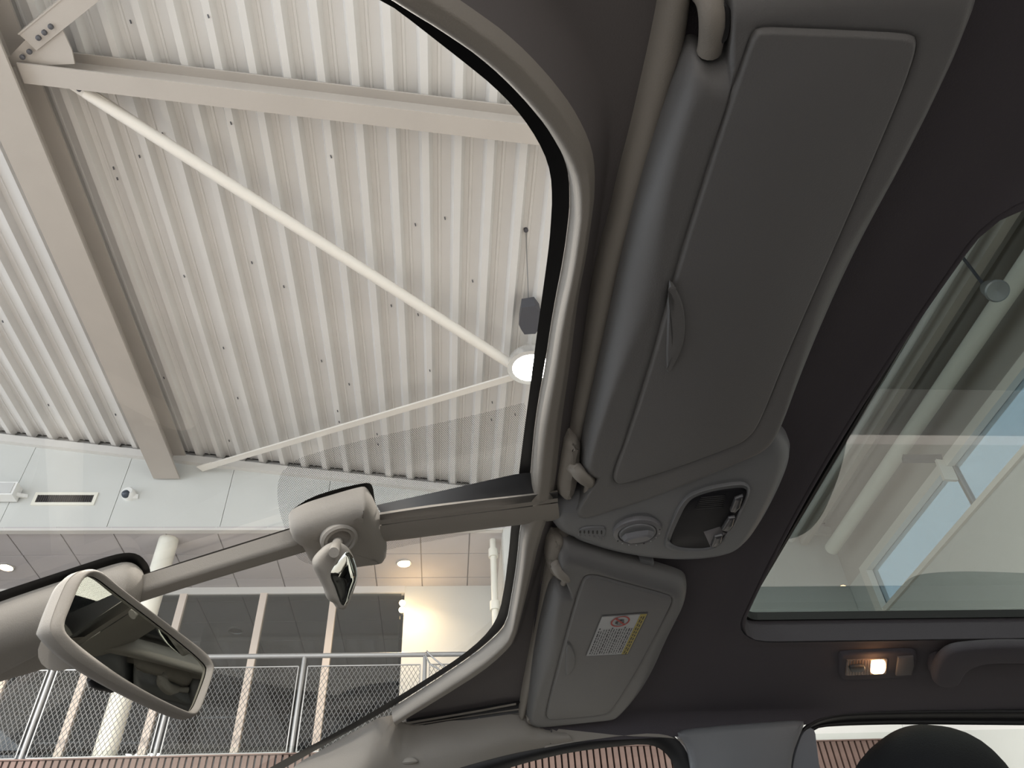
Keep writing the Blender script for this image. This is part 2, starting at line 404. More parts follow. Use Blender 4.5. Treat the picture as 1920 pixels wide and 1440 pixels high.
# office front: frame, mullions, glass, dark room beyond
ms=[PY(q[0],q[1],YB).x for q in [(23,1240),(160,1270),(348,1110),(497,1110),(628,1110)]]
ms=[ms[0]-1.9,ms[0]-.95]+ms
xr=PY(757,1150,YB).x
win=empty('window_1',(0,YB,2.45),kind='structure')
mb=MB(); mb.box((-9.5,YB-.03,ZF-.09),(xr,YB+.05,ZF)); mb.build('head_frame',M['trim'],win,smooth=False)
mb=MB(); mb.box((-9.5,YB-.03,2.42),(xr,YB+.05,2.5)); mb.build('sill_frame',M['trim'],win,smooth=False)
for x in ms:
    mb=MB(); mb.box((x-.04,YB-.05,2.5),(x+.04,YB+.05,ZF-.09)); mb.build('mullion',M['mullion'],win,smooth=False)
for a,b in zip([-9.5]+ms,ms+[xr]):
    mb=MB(); mb.box((a+.04,YB-.004,2.5),(b-.04,YB+.004,ZF-.09)); mb.build('pane',M['offg'],win,smooth=False)
mb=MB(); mb.box((xr,YB-.02,2.42),(XM+.05,YB+.1,ZF)); mb.build('wall_right',M['wallp'],kind='structure',smooth=False)
mb=MB(); mb.box((XM,YW+.05,2.42),(XM+.1,YB+.1,ZF)); mb.build('wall_right',M['wallp'],kind='structure',smooth=False)
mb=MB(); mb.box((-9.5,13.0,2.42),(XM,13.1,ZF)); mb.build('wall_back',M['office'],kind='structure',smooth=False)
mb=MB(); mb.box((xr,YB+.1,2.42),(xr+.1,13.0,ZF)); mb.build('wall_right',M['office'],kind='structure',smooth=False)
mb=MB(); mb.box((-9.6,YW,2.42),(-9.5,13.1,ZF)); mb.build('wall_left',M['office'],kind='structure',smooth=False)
# office furniture seen dimly: shelving, seen from below
rnd=random.Random(3)
for i in range(7):
    x=-5.2+i*.68; y=rnd.uniform(10.3,11.6); h=rnd.uniform(.9,1.5)
    o=empty('office_shelf',(x,y,2.45),['leftmost dim shelf rack inside the dark office','dim shelf rack second from the left inside the office','dim shelf rack third from the left inside the office','middle one of the seven dim shelf racks in the office','dim shelf rack third from the right inside the office','dim shelf rack second from the right inside the office','rightmost dim shelf rack inside the office, near the lit wall'][i],'shelf','shelf racks behind the office glass')
    mb=MB()
    for sx in (0,.55):
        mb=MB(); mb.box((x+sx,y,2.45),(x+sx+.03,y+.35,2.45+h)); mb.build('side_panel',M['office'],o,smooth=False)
    for k in range(4):
        mb=MB(); mb.box((x+.03,y,2.5+k*h/3.2),(x+.55,y+.35,2.52+k*h/3.2)); mb.build('shelf_board',M['tile'],o,smooth=False)
# warm wall lamp on the white wall end
c=PY(754,1137,YB-.1); o=empty('wall_lamp',c,'small glowing wall lamp at the edge of the white wall','wall lamp')
for dz in (.045,-.045):
    mb=MB(); mb.lathe(c+Vector((0,0,dz)),(0,0,1),[(0,-.03),(.03,-.024),(.04,0),(.03,.024),(0,.03)],16); mb.build('lamp_globe',M['warm'],o)
mb=MB(); mb.box((c.x-.015,c.y,c.z-.07),(c.x+.015,YB-.02,c.z+.07)); mb.build('bracket',M['reflector'],o,smooth=False)
pl=bpy.data.lights.new('wall_lamp_light','POINT'); pl.energy=3.2; pl.color=(1,.66,.32); pl.shadow_soft_size=.05
lo=bpy.data.objects.new('wall_lamp_light',pl); COL.objects.link(lo); lo.location=c+Vector((.2,-.2,-.12))
# pipe at corner
mb=MB(); mb.tube((XM-.1,YW+.25,3.0),(XM-.1,YW+.25,ZF),.035,16)
for z in (4.0,4.65): mb.lathe((XM-.1,YW+.25,z),(0,0,1),[(.04,-.05),(.055,-.05),(.055,.05),(.04,.05)],16)
mb.build('drain_pipe',M['column'],label='white vertical pipe with collars at the corner right of the lit wall',cat='pipe')

# railing with expanded-metal panels
o=empty('mezzanine_railing',(0,YW,2.43),'galvanised steel railing with diamond mesh panels along the mezzanine','railing')
zt=3.39
mb=MB(); mb.tube((-9.4,YW+.04,zt+.02),(XM,YW+.04,zt-.02),.024,12); mb.build('handrail',M['steel'],o)
posts=[-8.75,-7.5,-6.25,-5.0]+[PY(q,1230,YW).x for q in (105,335,570,797)]
for x in posts:
    mb=MB(); mb.tube((x,YW+.04,2.43),(x,YW+.04,zt),.02,10); mb.build('post',M['steel'],o)
pe=posts+[XM]
for a,b in zip(pe,pe[1:]):
    x0,x1=a+.045,b-.045; z0,z1=2.47,3.27
    mb=MB()
    for q in (((x0,z0),(x1,z0)),((x0,z1),(x1,z1)),((x0,z0),(x0,z1)),((x1,z0),(x1,z1))):
        mb.bar((q[0][0],YW+.04,q[0][1]),(q[1][0],YW+.04,q[1][1]),.010,.010,up=(0,1,0))
    fr=mb.build('panel_frame',M['steel'],o,smooth=False)
    if x1<-5.5: continue
    mb=MB(); dx=.043; dz=.072; nx=int((x1-x0)/dx)+1; nz=int((z1-z0)/dz)+1
    for i in range(nx):
        for k in range(nz):
            xm=x0+dx*(i+.5); zm=z0+dz*k
            for sx in (-.5,.5):
                for (za,xa),(zb,xb) in (((zm,0),(zm+dz/2,sx*dx)),((zm+dz/2,sx*dx),(zm+dz,0))):
                    if zb>z1+.001 or not(x0-.001<=xm+max(xa,xb) and xm+max(xa,xb)<=x1+.001 and xm+min(xa,xb)>=x0-.001): continue
                    A=(xm+xa,YW+.04,za);B=(xm+xb,YW+.04,zb); mb.bar(A,B,.0035,.005,up=(0,1,0))
    mb.build('mesh_infill',M['meshm'],fr,smooth=False,kind='stuff')
mb=MB(); mb.path([(posts[-1]+.02,YW,zt),(posts[-1]-.0,YW-.02,zt-.05),(posts[-1]+.05,YW-.02,zt-.14),(posts[-1]+.14,YW-.03,zt-.2),(posts[-1]+.22,YW-.03,zt-.27),(posts[-1]+.20,YW-.03,zt-.18),(posts[-1]+.1,YW-.03,zt-.1),(posts[-1]+.02,YW-.03,zt-.02)],.009,8)
mb.build('cable_loop',M['steel'],label='loop of grey cable tied to the railing post beside the lit wall',cat='cable')

# slatted brown wall
sw=empty('wall_back',(0,YW-.04,FLOOR),kind='structure'); ZS=2.43
mb=MB(); mb.box((-9.6,YW+.02,FLOOR),(4.42,YW+.06,ZS)); mb.build('slat_backing',M['slatb'],sw,smooth=False)
sb=MB(); sb.box((0,YW-.03,.2),(.042,YW+.02,ZS)); s0=None; i=0
x=-5.6
while x<4.36:
    if s0 is None: s0=sb.build('wall_slat',M['slat'],sw,smooth=False); s0.location=(x,0,0)
    else: copy_of(s0,'wall_slat',(x,0,0),sw)
    x+=.06
mb=MB(); mb.box((-9.6,YW-.04,ZS),(4.42,YW+.1,ZS+.012)); mb.build('trim_3',M['slat'],kind='structure',smooth=False)
mb=MB(); mb.box((-9.6,YW,2.33),(XM,13,2.42)); mb.build('mezzanine_floor',M['office'],kind='structure',smooth=False)

# fascia fittings
c=PY(16,931,YW); o=empty('wall_speaker',c,'white box loudspeaker on the wall at the left edge','speaker')
mb=MB(); mb.box((c.x-.35,YW-.16,c.z-.085),(c.x+.13,YW-.02,c.z+.085)); mb.build('cabinet',M['white'],o,smooth=False)
mb=MB(); mb.box((c.x-.33,YW-.166,c.z-.07),(c.x+.105,YW-.158,c.z+.07)); mb.build('grille',M['grille'],o,smooth=False)
mb=MB(); mb.bar((c.x+.12,YW-.08,c.z-.03),(c.x+.2,YW-.0,c.z-.0),.03,.04); mb.build('bracket',M['white'],o,smooth=False)
a=PY(72,929,YW); b=PY(172,943,YW)
o=empty('wall_vent',(a+b)/2,'dark slot vent with cream frame on the white wall','vent')
x0,x1,z0,z1=a.x,b.x,min(a.z,b.z)+.0,max(a.z,b.z)
mb=MB(); mb.box((x0,YW-.006,z0),(x1,YW+.002,z1)); mb.build('opening',M['vent'],o,smooth=False)
mb=MB(); w=.035
for q in (((x0-w,z0-w),(x1+w,z0)),((x0-w,z1),(x1+w,z1+w)),((x0-w,z0),(x0,z1)),((x1,z0),(x1+w,z1))): mb.box((q[0][0],YW-.014,q[0][1]),(q[1][0],YW+.0,q[1][1]))
mb.build('frame',M['column'],o,smooth=False)
for k in range(26):
    mb=MB(); xx=x0+(x1-x0)*(k+.5)/26; mb.box((xx-.002,YW-.012,z0),(xx+.002,YW-.006,z1)); mb.build('louvre',M['gear'],o,smooth=False)
c=PY(243,929,YW); o=empty('dome_camera',c,'small white dome camera on the wall below the wide rafter','security camera')
mb=MB(); mb.lathe(c,(0,-1,0),[(.075,0),(.075,.03),(.065,.075),(.05,.09)],28); mb.build('housing',M['white'],o)
mb=MB(); mb.lathe(c+Vector((-.01,-.07,-.03)),(-.2,-.8,-.7),[(.047,0),(.043,.022),(.028,.04),(0,.048)],24); mb.build('lens_dome',M['lens'],o)
mb=MB(); mb.bar(c+Vector((.05,-.02,-.03)),c+Vector((.1,-.005,-.02)),.03,.05); mb.build('bracket',M['white'],o,smooth=False)

# pendant high-bay lamp with gear box and chain
lz=5.02; c=PZ(996,690,lz); o=empty('high_bay_lamp',c,'bright round high-bay lamp under a dark gear box at the windshield edge','pendant lamp')
top=PZ(994,602,lz+.33); ax=(top-c).normalized(); ax=Vector((0,0,1))
R_=.21
mb=MB(); mb.lathe(c,(0,0,1),[(R_*1.02,-.0),(R_*1.06,.0),(R_*.98,.1),(R_*.6,.2),(.06,.25)],36); mb.build('reflector',M['reflector'],o)
mb=MB(); mb.lathe(c+Vector((0,0,.01)),(0,0,-1),[(R_*.99,0),(R_*.8,.012),(0,.02)],36); mb.build('diffuser',M['lampw'],o)
hp=[Vector(q) for q in ((-.09,0,-.16),(.03,0,-.19),(.09,0,-.1),(.1,0,.05),(.06,0,.15),(-.04,0,.16),(-.075,0,.1),(-.1,0,.04))]
g=PZ(994,600,5.17); mb=MB(); n=len(hp)
mb.add([g+Vector((v.x,v.z,-.02)) for v in hp]+[g+Vector((v.x*.9,v.z*.9,.12)) for v in hp],[tuple(range(n)),tuple(range(n,2*n))[::-1]]+[(i,(i+1)%n,n+(i+1)%n,n+i) for i in range(n)])
mb.build('gear_box',M['gear'],o,smooth=False)
q=PZ(986,430,5.40); mb=MB(); mb.tube(g+Vector((0,.05,.1)),q,.004,6); mb.build('suspension_cable',M['steel'],o)
mb=MB(); mb.lathe(q,(0,0,1),[(0,-.03),(.02,-.02),(.02,.02),(0,.03)],8); mb.build('cable_hook',M['gear'],o)

# right side wall with clerestory window
XR=4.42
wz0,wz1=3.56,3.98; wy1=7.0
wr=empty('wall_right',(XR,0,2),kind='structure')
mb=MB(); mb.box((XR,-8,FLOOR),(XR+.12,YW+.05,wz0-.05)); mb.build('lower_wall',M['wallp'],wr,smooth=False)
mb=MB(); mb.box((XR,-8,wz1+.09),(XR+.12,YW+.05,4.9)); mb.build('upper_wall',M['beam'],wr,smooth=False)
mb=MB(); mb.box((XR,wy1+.12,wz0-.05),(XR+.12,YW+.05,wz1+.09)); mb.build('end_wall',M['wallp'],wr,smooth=False)
w2=empty('window_2',(XR,3,3.7),kind='structure')
mb=MB(); mb.box((XR-.05,-8,wz1),(XR+.08,wy1+.12,wz1+.09)); mb.build('head_frame',M['brace'],w2,smooth=False)
mb=MB(); mb.box((XR-.05,wy1,wz0-.05),(XR+.08,wy1+.12,wz1)); mb.build('jamb',M['brace'],w2,smooth=False)
mb=MB(); mb.box((XR-.03,-8,wz0-.05),(XR+.08,wy1,wz0)); mb.build('sill',M['brace'],w2,smooth=False)
mb=MB(); mb.box((XR+.02,-8,wz0),(XR+.03,wy1,wz1)); mb.build('pane',M['skyg'],w2,smooth=False)
for y in (5.2,2.9,.6): 
    mb=MB(); mb.box((XR+.0,y,wz0),(XR+.05,y+.03,wz1)); mb.build('glazing_bar',M['steel'],w2,smooth=False)
mb=MB(); mb.tube((XR-.22,-6,4.36),(XR-.22,7.2,4.36),.075,20); mb.build('roof_pipe',M['column'],label='thick cream pipe running above the high window beyond the sunroof',cat='pipe')
mb=MB(); mb.tube((XR-.52,-6,4.62),(XR-.52,7.45,4.62),.03,12); mb.build('roof_pipe',M['deck'],label='thin grey conduit beside the thick pipe beyond the sunroof',cat='pipe')
mb=MB(); mb.box((XR-.42,-6,4.56),(XR-.34,7.45,4.74)); mb.build('cable_tray',M['beam'],label='narrow steel tray between the two roof pipes beyond the sunroof',cat='cable tray',smooth=False)
q=PX(1765,860,XR-.05); o=empty('wall_bracket',q,'white angled wall bracket above the high window, seen through the sunroof','bracket')
mb=MB(); mb.bar(q,q+Vector((-.02,.0,-.24)),.12,.03,up=(0,1,0)); mb.build('bracket_arm',M['brace'],o,smooth=False)
mb=MB(); mb.bar(q+Vector((0,0,.0)),q+Vector((-.3,.08,.06)),.06,.05,up=(0,0,1)); mb.build('bracket_plate',M['gear'],o,smooth=False)
q=PX(1868,545,XR-.6); o=empty('spot_lamp',q,'dark adjustable spot lamp hanging by the roof pipe, seen through the sunroof','spot lamp')
mb=MB(); mb.lathe(q,(-.3,-.5,-.8),[(.02,-.2),(.05,-.18),(.075,-.02),(.08,.02),(.07,.03),(0,.01)],24); mb.build('lamp_head',M['steel'],o)
mb=MB(); mb.tube(q+Vector((.03,.08,.1)),Vector((q.x+.03,q.y+.1,zr(q.x)+.02)),.012,8); mb.build('lamp_arm',M['gear'],o)

# floor and glazed showroom fronts (behind the camera and far left)
mb=MB(); mb.box((-13,-9,FLOOR-.1),(4.5,7.6,FLOOR)); mb.build('floor',M['floor'],kind='structure',smooth=False)
fr=empty('window_3',(0,-8,0),kind='structure')
for x in range(-12,5,2):
    mb=MB(); mb.box((x,-8.05,FLOOR),(x+.08,-7.95,5.2)); mb.build('mullion',M['mullion'],fr,smooth=False)
mb=MB(); mb.box((-12,-8.1,4.0),(4.5,-7.9,zr(0))); mb.build('head_frame',M['wallp'],fr,smooth=False)
mb=MB(); mb.add([(-13,-8,zr(-13)+.12),(4.6,-8,zr(4.6)+.12),(4.6,-4,zr(4.6)+.12),(-13,-4,zr(-13)+.12)],[(0,1,2,3)]); mb.build('ceiling',M['deck'],kind='structure',smooth=False)

# ================================================================== THE CAR
car=empty('car',(.2,.55,FLOOR),'grey car interior overhead: windshield, sun visors, console, sunroof and side windows','car')
def G(lo,hi,y0,y1,fn,nx,ny):
    vs=[];fs=[]
    for i in range(nx+1):
        for j in range(ny+1):
            x=lo+(hi-lo)*i/nx; a=y0(x) ; b=y1(x); y=a+(b-a)*j/ny; vs.append((x,y,fn(x,y)))
    for i in range(nx):
        for j in range(ny):
            a=i*(ny+1)+j; fs.append((a,a+1,a+ny+2,a+ny+1))
    return vs,fs
hw=lambda x: .475+.2*max(0,.06-x)
vs,fs=G(-.95,.085,lambda x:.55-hw(x),lambda x:.55+hw(x),lambda x,y: hg(x,y)+.004,24,16)
wind=mesh('windshield',vs,fs,M['wind'],car)
# black ceramic band
up_in=[('p',-.5,-.02),('p',-.35,.0),('p',-.221,.053),('p',-.1,.112),(717,0),(753,25),(827,83),(887,130),(927,163),(973,210),(1007,260),(1030,310),(1036,360),(1032,433),(1027,480),(1013,580),(1003,653),(993,733),(983,807),(973,887),(968,935)]
up_out=[('p',-.5,-.04),('p',-.35,-.022),('p',-.21,.035),('p',-.09,.098),(753,0),(807,32),(893,90),(960,153),(1000,200),(1023,230),(1057,290),(1067,333),(1068,380),(1067,400),(1057,480),(1037,580),(1022,680),(1007,763),(1000,820),(995,880),(990,935)]
lo_in=[(966,940),(958,987),(955,1027),(951,1060),(947,1093),(937,1147),(920,1180),(887,1213),(840,1247),(740,1310),(640,1368),(503,1440),('p',-.35,1.1),('p',-.5,1.12)]
lo_out=[(988,940),(975,985),(970,1043),(965,1080),(960,1110),(950,1167),(927,1193),(887,1227),(807,1280),(733,1327),(640,1380),(533,1440),('p',-.33,1.115),('p',-.5,1.14)]
glz=lambda x,y: hg(x,y)
flat=lambda v: (lambda d,L: v)
loft('ceramic_band',up_in,up_out,glz,glz,flat(0),M['frit'],wind,n=120,rows=2)
loft('ceramic_band',lo_in,lo_out,glz,glz,flat(0),M['frit'],wind,n=100,rows=2)
# printed dot field on the glass
dm=bpy.data.materials.new('frit_dots'); dm.use_nodes=True; nt=dm.node_tree
for n in list(nt.nodes): nt.nodes.remove(n)
def N(t,**k):
    n=nt.nodes.new(t)
    for a,b in k.items(): setattr(n,a,b)
    return n
out=N('ShaderNodeOutputMaterial'); mx=N('ShaderNodeMixShader'); tr=N('ShaderNodeBsdfTransparent'); df=N('ShaderNodeBsdfDiffuse'); df.inputs[0].default_value=(.006,.006,.007,1)
tc=N('ShaderNodeTexCoord'); S=.00165
def lattice(off):
    mp=N('ShaderNodeMapping'); mp.inputs['Scale'].default_value=(1/S,1/(S*1.732),0); mp.inputs['Location'].default_value=(off,off,0)
    fr=N('ShaderNodeVectorMath',operation='FRACTION'); sb=N('ShaderNodeVectorMath',operation='SUBTRACT'); sb.inputs[1].default_value=(.5,.5,0)
    ml=N('ShaderNodeVectorMath',operation='MULTIPLY'); ml.inputs[1].default_value=(1,1.732,0); ln=N('ShaderNodeVectorMath',operation='LENGTH')
    nt.links.new(tc.outputs['Object'],mp.inputs[0]); nt.links.new(mp.outputs[0],fr.inputs[0]); nt.links.new(fr.outputs[0],sb.inputs[0]); nt.links.new(sb.outputs[0],ml.inputs[0]); nt.links.new(ml.outputs[0],ln.inputs[0])
    return ln.outputs['Value']
mn=N('ShaderNodeMath',operation='MINIMUM'); nt.links.new(lattice(0),mn.inputs[0]); nt.links.new(lattice(.5),mn.inputs[1])
lt=N('ShaderNodeMath',operation='LESS_THAN'); lt.inputs[1].default_value=.235; nt.links.new(mn.outputs[0],lt.inputs[0])
nt.links.new(lt.outputs[0],mx.inputs[0]); nt.links.new(tr.outputs[0],mx.inputs[1]); nt.links.new(df.outputs[0],mx.inputs[2]); nt.links.new(mx.outputs[0],out.inputs[0])
dots=[(988,757),(973,760),(907,777),(840,792),(773,807),(700,823),(640,838),(590,852),(555,864),(530,885),(521,905),(520,935),(525,965),(533,990),(545,1030),(558,1050),(580,1061),(605,1062),(660,1050),(740,1030),(830,1013),(900,1000),(964,990),(975,940),(978,887),(985,810)]
slab('dot_print',dots,glz,[(0,-.0015)],dm,wind,n=100,sm=1)
# black rear-view base print behind the mirror base and sensor housing
slab('ceramic_patch',[(-140,1160),(0,1111),(74,1087),(147,1063),(215,1041),(245,1037),(264,1043),(280,1062),(283,1080),(270,1110),(240,1140),(100,1200),(-140,1260)],glz,[(0,-.001)],M['frit'],wind,sm=1)
slab('ceramic_patch',[(542,963),(550,953),(583,932),(633,916),(680,906),(692,905),(699,911),(702,935),(706,950),(715,990),(600,1025),(548,985)],glz,[(0,0)],M['frit'],wind,sm=1)

# header and pillar trim
def lip(d,L):
    a=.016*min(1,math.sqrt(max(0,1-(1-min(d,.007)/.007)**2)))
    if d>.014: a-=min(.019,(d-.014)*.8)
    return a+.001
sbl=[('p',-.5,-.14),('p',-.3,-.13),('p',-.1,-.08),('p',.02,-.02),('p',.10,.03),(1262,-60),(1236,60),(1216,150),(1196,240),(1172,330),(1156,400),(1132,480),(1114,580),(1097,680),(1078,770),(1061,870),(1052,930)]
loft('header_trim',up_out,sbl,glz,cab,lip,M['plastic'],car,n=130,rows=40,pw=1.4,split=(.020,M['corner']))  # past the lip the darker material paints in the fading light
sb2=[(1060,935),(1050,985),(1033,1020),(1024,1065),(1016,1120),(1006,1180),(994,1240),(984,1290),(974,1318),(950,1325),(870,1338),(765,1354),(745,1345)]
loft('header_trim',[(988,940),(975,985),(970,1043),(965,1080),(960,1110),(950,1167),(927,1193),(887,1227),(807,1280),(733,1327)],sb2,glz,cab,lip,M['plastic'],car,n=110,rows=40,pw=1.4,split=(.020,M['corner']))  # same painted falloff on the lower corner
# sliding-panel edge strip (rounded)
def roll(h,inv=0): 
    return lambda d,L: h*math.sqrt(max(0,1-(2*d/max(L,1e-6)-1)**2))-.002
srt=[('p',.14,.0),(1300,-60),(1285,60),(1262,150),(1238,240),(1212,330),(1190,400),(1168,480),(1146,580),(1122,680),(1100,770),(1078,870),(1062,930)]
sl1=[('p',.09,.0),(1243,-60),(1222,60),(1202,150),(1182,240),(1158,330),(1143,400),(1120,480),(1102,580),(1086,680),(1068,770),(1052,870),(1045,930)]
strip=loft('panel_edge',sl1,srt,cab,cab,roll(.013),M['plastic'],car,n=90,rows=14,pw=1)
sl2=[(1052,960),(1043,985),(1028,1010),(1018,1060),(1010,1120),(1000,1180),(988,1240),(978,1290),(972,1330)]
sr2=[(1082,960),(1073,985),(1056,1010),(1046,1060),(1036,1120),(1022,1180),(1010,1240),(998,1290),(985,1338)]
loft('panel_edge',sl2,sr2,cab,cab,roll(.013),M['plastic'],car,n=60,rows=14,pw=1)
def thick(v): return [(0,-.004),(0,v*.6),(v*.12,v*.85),(v*.4,v)]
slab('visor_bracket',[(1057,825),(1085,828),(1084,870),(1078,920),(1062,942),(1042,936),(1040,915),(1048,870)],cab,thick(.022),M['plastic'],car,n=60,sm=1)
slab('visor_bracket',[(1026,1010),(1058,1015),(1062,1050),(1052,1090),(1030,1085),(1020,1060)],cab,thick(.020),M['plastic'],car,n=60,sm=1)

# headliner with sunroof opening
SX0,SX1,SY0,SY1=.353,1.02,.27,.863
def rrect(x0,x1,y0,y1,r,k=6):
    o=[]
    for cx,cy,a0 in ((x1-r,y1-r,0),(x0+r,y1-r,90),(x0+r,y0+r,180),(x1-r,y0+r,270)):
        for i in range(k+1):
            a=math.radians(a0+90*i/k); o.append(('p',cx+r*math.cos(a),cy+r*math.sin(a)))
    return o
outer=[('p',.106,.05),('p',.104,.3),('p',.100,.6),('p',.094,.85),(1003,1330),(1000,1362),(1033,1393),(1173,1386),(1280,1381),(1400,1368),(1510,1361),(1532,1348),(1600,1337),(1700,1333),(1920,1330),('p',1.2,1.03),('p',1.9,1.0),('p',1.9,.1),('p',1.2,.07),('p',.5,.07)]
hole=rrect(.336,SX1+.05,SY0-.035,.865,.05)
def hdrop(d,L):
    r=L-d
    a=.0035*math.sin(math.pi*min(1,r/.06)) if r<.06 else 0
    return .002-a*.6 if r>.012 else .002+.003*(1-r/.012)
headl,_=rim('headliner',outer,hole,cab,hdrop,M['fabric'],car,n=220,rows=26,pw=.8,sm=1,sm2=0)
# sunroof frame: lip up to the glass
def sfr(d,L):
    t=d/L
    return .004*math.sin(math.pi*min(1,t*2)) if t<.5 else -.03*((t-.5)/.5)
inn=rrect(SX0,SX1,SY0,SY1,.02)
sroof=empty('sunroof',(.7,.55,.42)); sroof.parent=car; sroof.matrix_parent_inverse=Matrix.Translation(-Vector((.2,.55,FLOOR)))
rim('sunroof_frame',hole,inn,hr,sfr,M['fabric'],sroof,n=160,rows=14,pw=1,sm=0,sm2=0)
vs,fs=G(SX0-.03,SX1+.03,lambda x:SY0-.03,lambda x:SY1+.03,lambda x,y:hr(x,y)+.034,8,8)
mesh('sunroof_glass',vs,fs,M['sung'],sroof)
def ringbar(name,o,dz0,dz1,w,m,par):
    P_=pts3(o,hr); n=len(P_); c=sum(P_,Vector())/n; vs=[]
    for p in P_:
        q=Vector((c.x-p.x,c.y-p.y,0)).normalized()*w; vs+=[p+Vector((0,0,dz0)),p+q+Vector((0,0,dz0)),p+q+Vector((0,0,dz1)),p+Vector((0,0,dz1))]
    fs=[(4*i+k,4*i+(k+1)%4,4*((i+1)%n)+(k+1)%4,4*((i+1)%n)+k) for i in range(n) for k in range(4)]
    return mesh(name,vs,fs,m,par,smooth=False)
ringbar('sunroof_seal',inn,.022,.032,.004,M['rubber'],sroof)

# right roof rail, A pillar trim
at=[('p',-.5,1.145),('p',-.33,1.12),(533,1442),(640,1382),(733,1329),(762,1360),(860,1348),(985,1332),(1010,1362),(1110,1376),(1173,1384),(1230,1380),(1275,1385)]
bt=[('p',-.5,1.20),('p',-.3,1.17),(700,1500),(840,1446),(900,1428),(960,1413),(1030,1399),(1100,1387),(1173,1377),(1200,1374),(1230,1373),(1255,1377),(1278,1392)]
def soft(d,L): return .008*math.sin(math.pi*min(1,d/max(L,1e-6)))+.002
at=[('p',-.5,1.145),('p',-.33,1.12),(533,1442),(640,1382),(733,1329),(762,1360),(860,1348),(985,1332),(1005,1364),(1060,1372)]
bt=[('p',-.5,1.20),('p',-.3,1.17),(640,1520),(760,1470),(840,1446),(900,1428),(960,1413),(1000,1405),(1040,1398),(1075,1391)]
loft('pillar_trim',at,bt,cab,side,soft,M['plastic'],car,n=90,rows=16,pw=1)
loft('cover_seam',[(1032,1364),(1030,1394)],[(1034.5,1364),(1032.5,1394)],cab,cab,flat(.0062),M['dark'],car,n=12,rows=1)
loft('cover_seam',[(735,1331),(742,1345),(755,1358)],[(737,1330),(744,1344),(756,1356)],cab,cab,flat(.0045),M['dark'],car,n=12,rows=1)
# seam of the pillar cover
slab('clip_cover',[(745,1440),(765,1433),(780,1436),(790,1450),(740,1455)],cab,[(0,0),(.001,.013),(.003,.015)],M['plastic'],car,n=40)
# slot channel between pillar trim and corner
loft('rail_slot',[(762,1350),(870,1332),(968,1314),(1000,1309)],[(763,1362),(870,1346),(980,1331),(1005,1328)],cab,cab,lambda d,L:.0035-.012*math.sin(math.pi*d/L),M['dark'],car,n=30,rows=8,pw=1)
loft('rail_edge',[(760,1347),(870,1329),(968,1311)],[(762,1351),(870,1333),(968,1315)],cab,cab,flat(.005),M['plastic'],car,n=30,rows=2)
loft('rail_edge',[(763,1354),(870,1338),(980,1322)],[(763,1357),(870,1340),(980,1325)],cab,cab,flat(.004),M['plastic'],car,n=30,rows=2)
# added dark sheets above the trim joints, blocking light leaks
vs,fs=G(.077,.15,lambda x:-.02,lambda x:1.015,lambda x,y: cab(x,y)+.011,4,40)
mesh('leak_blocker',vs,fs,M['dark'],car)
loft('leak_blocker',[(745,1330),(800,1321),(900,1305),(1000,1285)],[(748,1366),(800,1361),(900,1350),(1020,1345)],lambda x,y:cab(x,y)+.010,lambda x,y:cab(x,y)+.010,flat(0),M['dark'],car,n=40,rows=8,pw=1)
# rail strip from headliner down to door seals (front door)
loft('roof_rail',[(1033,1365),(1100,1372),(1173,1380),(1225,1381),(1262,1384),(1285,1386)],[(1020,1402),(1075,1391),(1173,1378),(1225,1374),(1262,1381),(1285,1400)],cab,cab,flat(.004),M['plastic'],car,n=50,rows=4)
# door seal + front door window
so=[(640,1522),(760,1472),(873,1440),(973,1416),(1073,1394),(1173,1379),(1223,1375),(1257,1385),(1277,1408),(1290,1440),(1296,1480),(1300,1560)]
si=[(700,1545),(850,1480),(950,1441),(1010,1424),(1073,1410),(1160,1399),(1207,1395),(1233,1400),(1253,1416),(1265,1440),(1272,1480),(1275,1560)]
sd=lambda x,y: side(x,y)+.02
so=[(x+(2 if x<1240 else 7),y-7) for x,y in so]
loft('door_seal',so,si,side,sd,lambda d,L:.004*math.sin(math.pi*d/L),M['rubber'],car,n=70,rows=8,pw=1)
def side_glass(name,x0,x1):
    Y=lambda z: 1.03+(.374-z)*.4+.012
    vs=[(x0,Y(-.1),-.1),(x1,Y(-.1),-.1),(x1,Y(.352),.352),(x0,Y(.352),.352)]
    return mesh(name,vs,[(0,1,2,3)],M['sidg'],car,smooth=False)
side_glass('door_window',-.5,.33); side_glass('door_window',.46,1.5)
# B pillar and rear door frame
slab('pillar_cover',[(1268,1388),(1282,1379),(1340,1373),(1400,1368),(1470,1363),(1508,1361),(1509,1370),(1500,1392),(1489,1420),(1484,1450),(1480,1520),(1476,1620),(1310,1620),(1300,1520),(1296,1450),(1288,1410)],side,[(0,-.01),(0,.004),(.002,.008),(.008,.010)],M['console'],car,n=100,sm=1)
slab('door_frame',[(1506,1370),(1528,1364),(1532,1400),(1537,1440),(1545,1520),(1555,1620),(1470,1620),(1478,1520),(1484,1440),(1494,1400)],side,[(0,-.01),(0,.0),(.001,.002)],M['bsteel'],car,n=60,sm=1)
ro=[(1500,1375),(1511,1364),(1530,1351),(1560,1342),(1600,1338),(1700,1335),(1920,1333),(2150,1335),(2500,1345)]
ri=[(1522,1372),(1530,1366),(1545,1363),(1560,1362),(1600,1360),(1700,1358),(1920,1360),(2150,1362),(2500,1370)]
ro=[(x,y-6) for x,y in ro]
loft('door_seal',ro,ri,side,sd,lambda d,L:.004*math.sin(2*math.pi*d/L)+.001,M['rubber'],car,n=70,rows=10,pw=1)

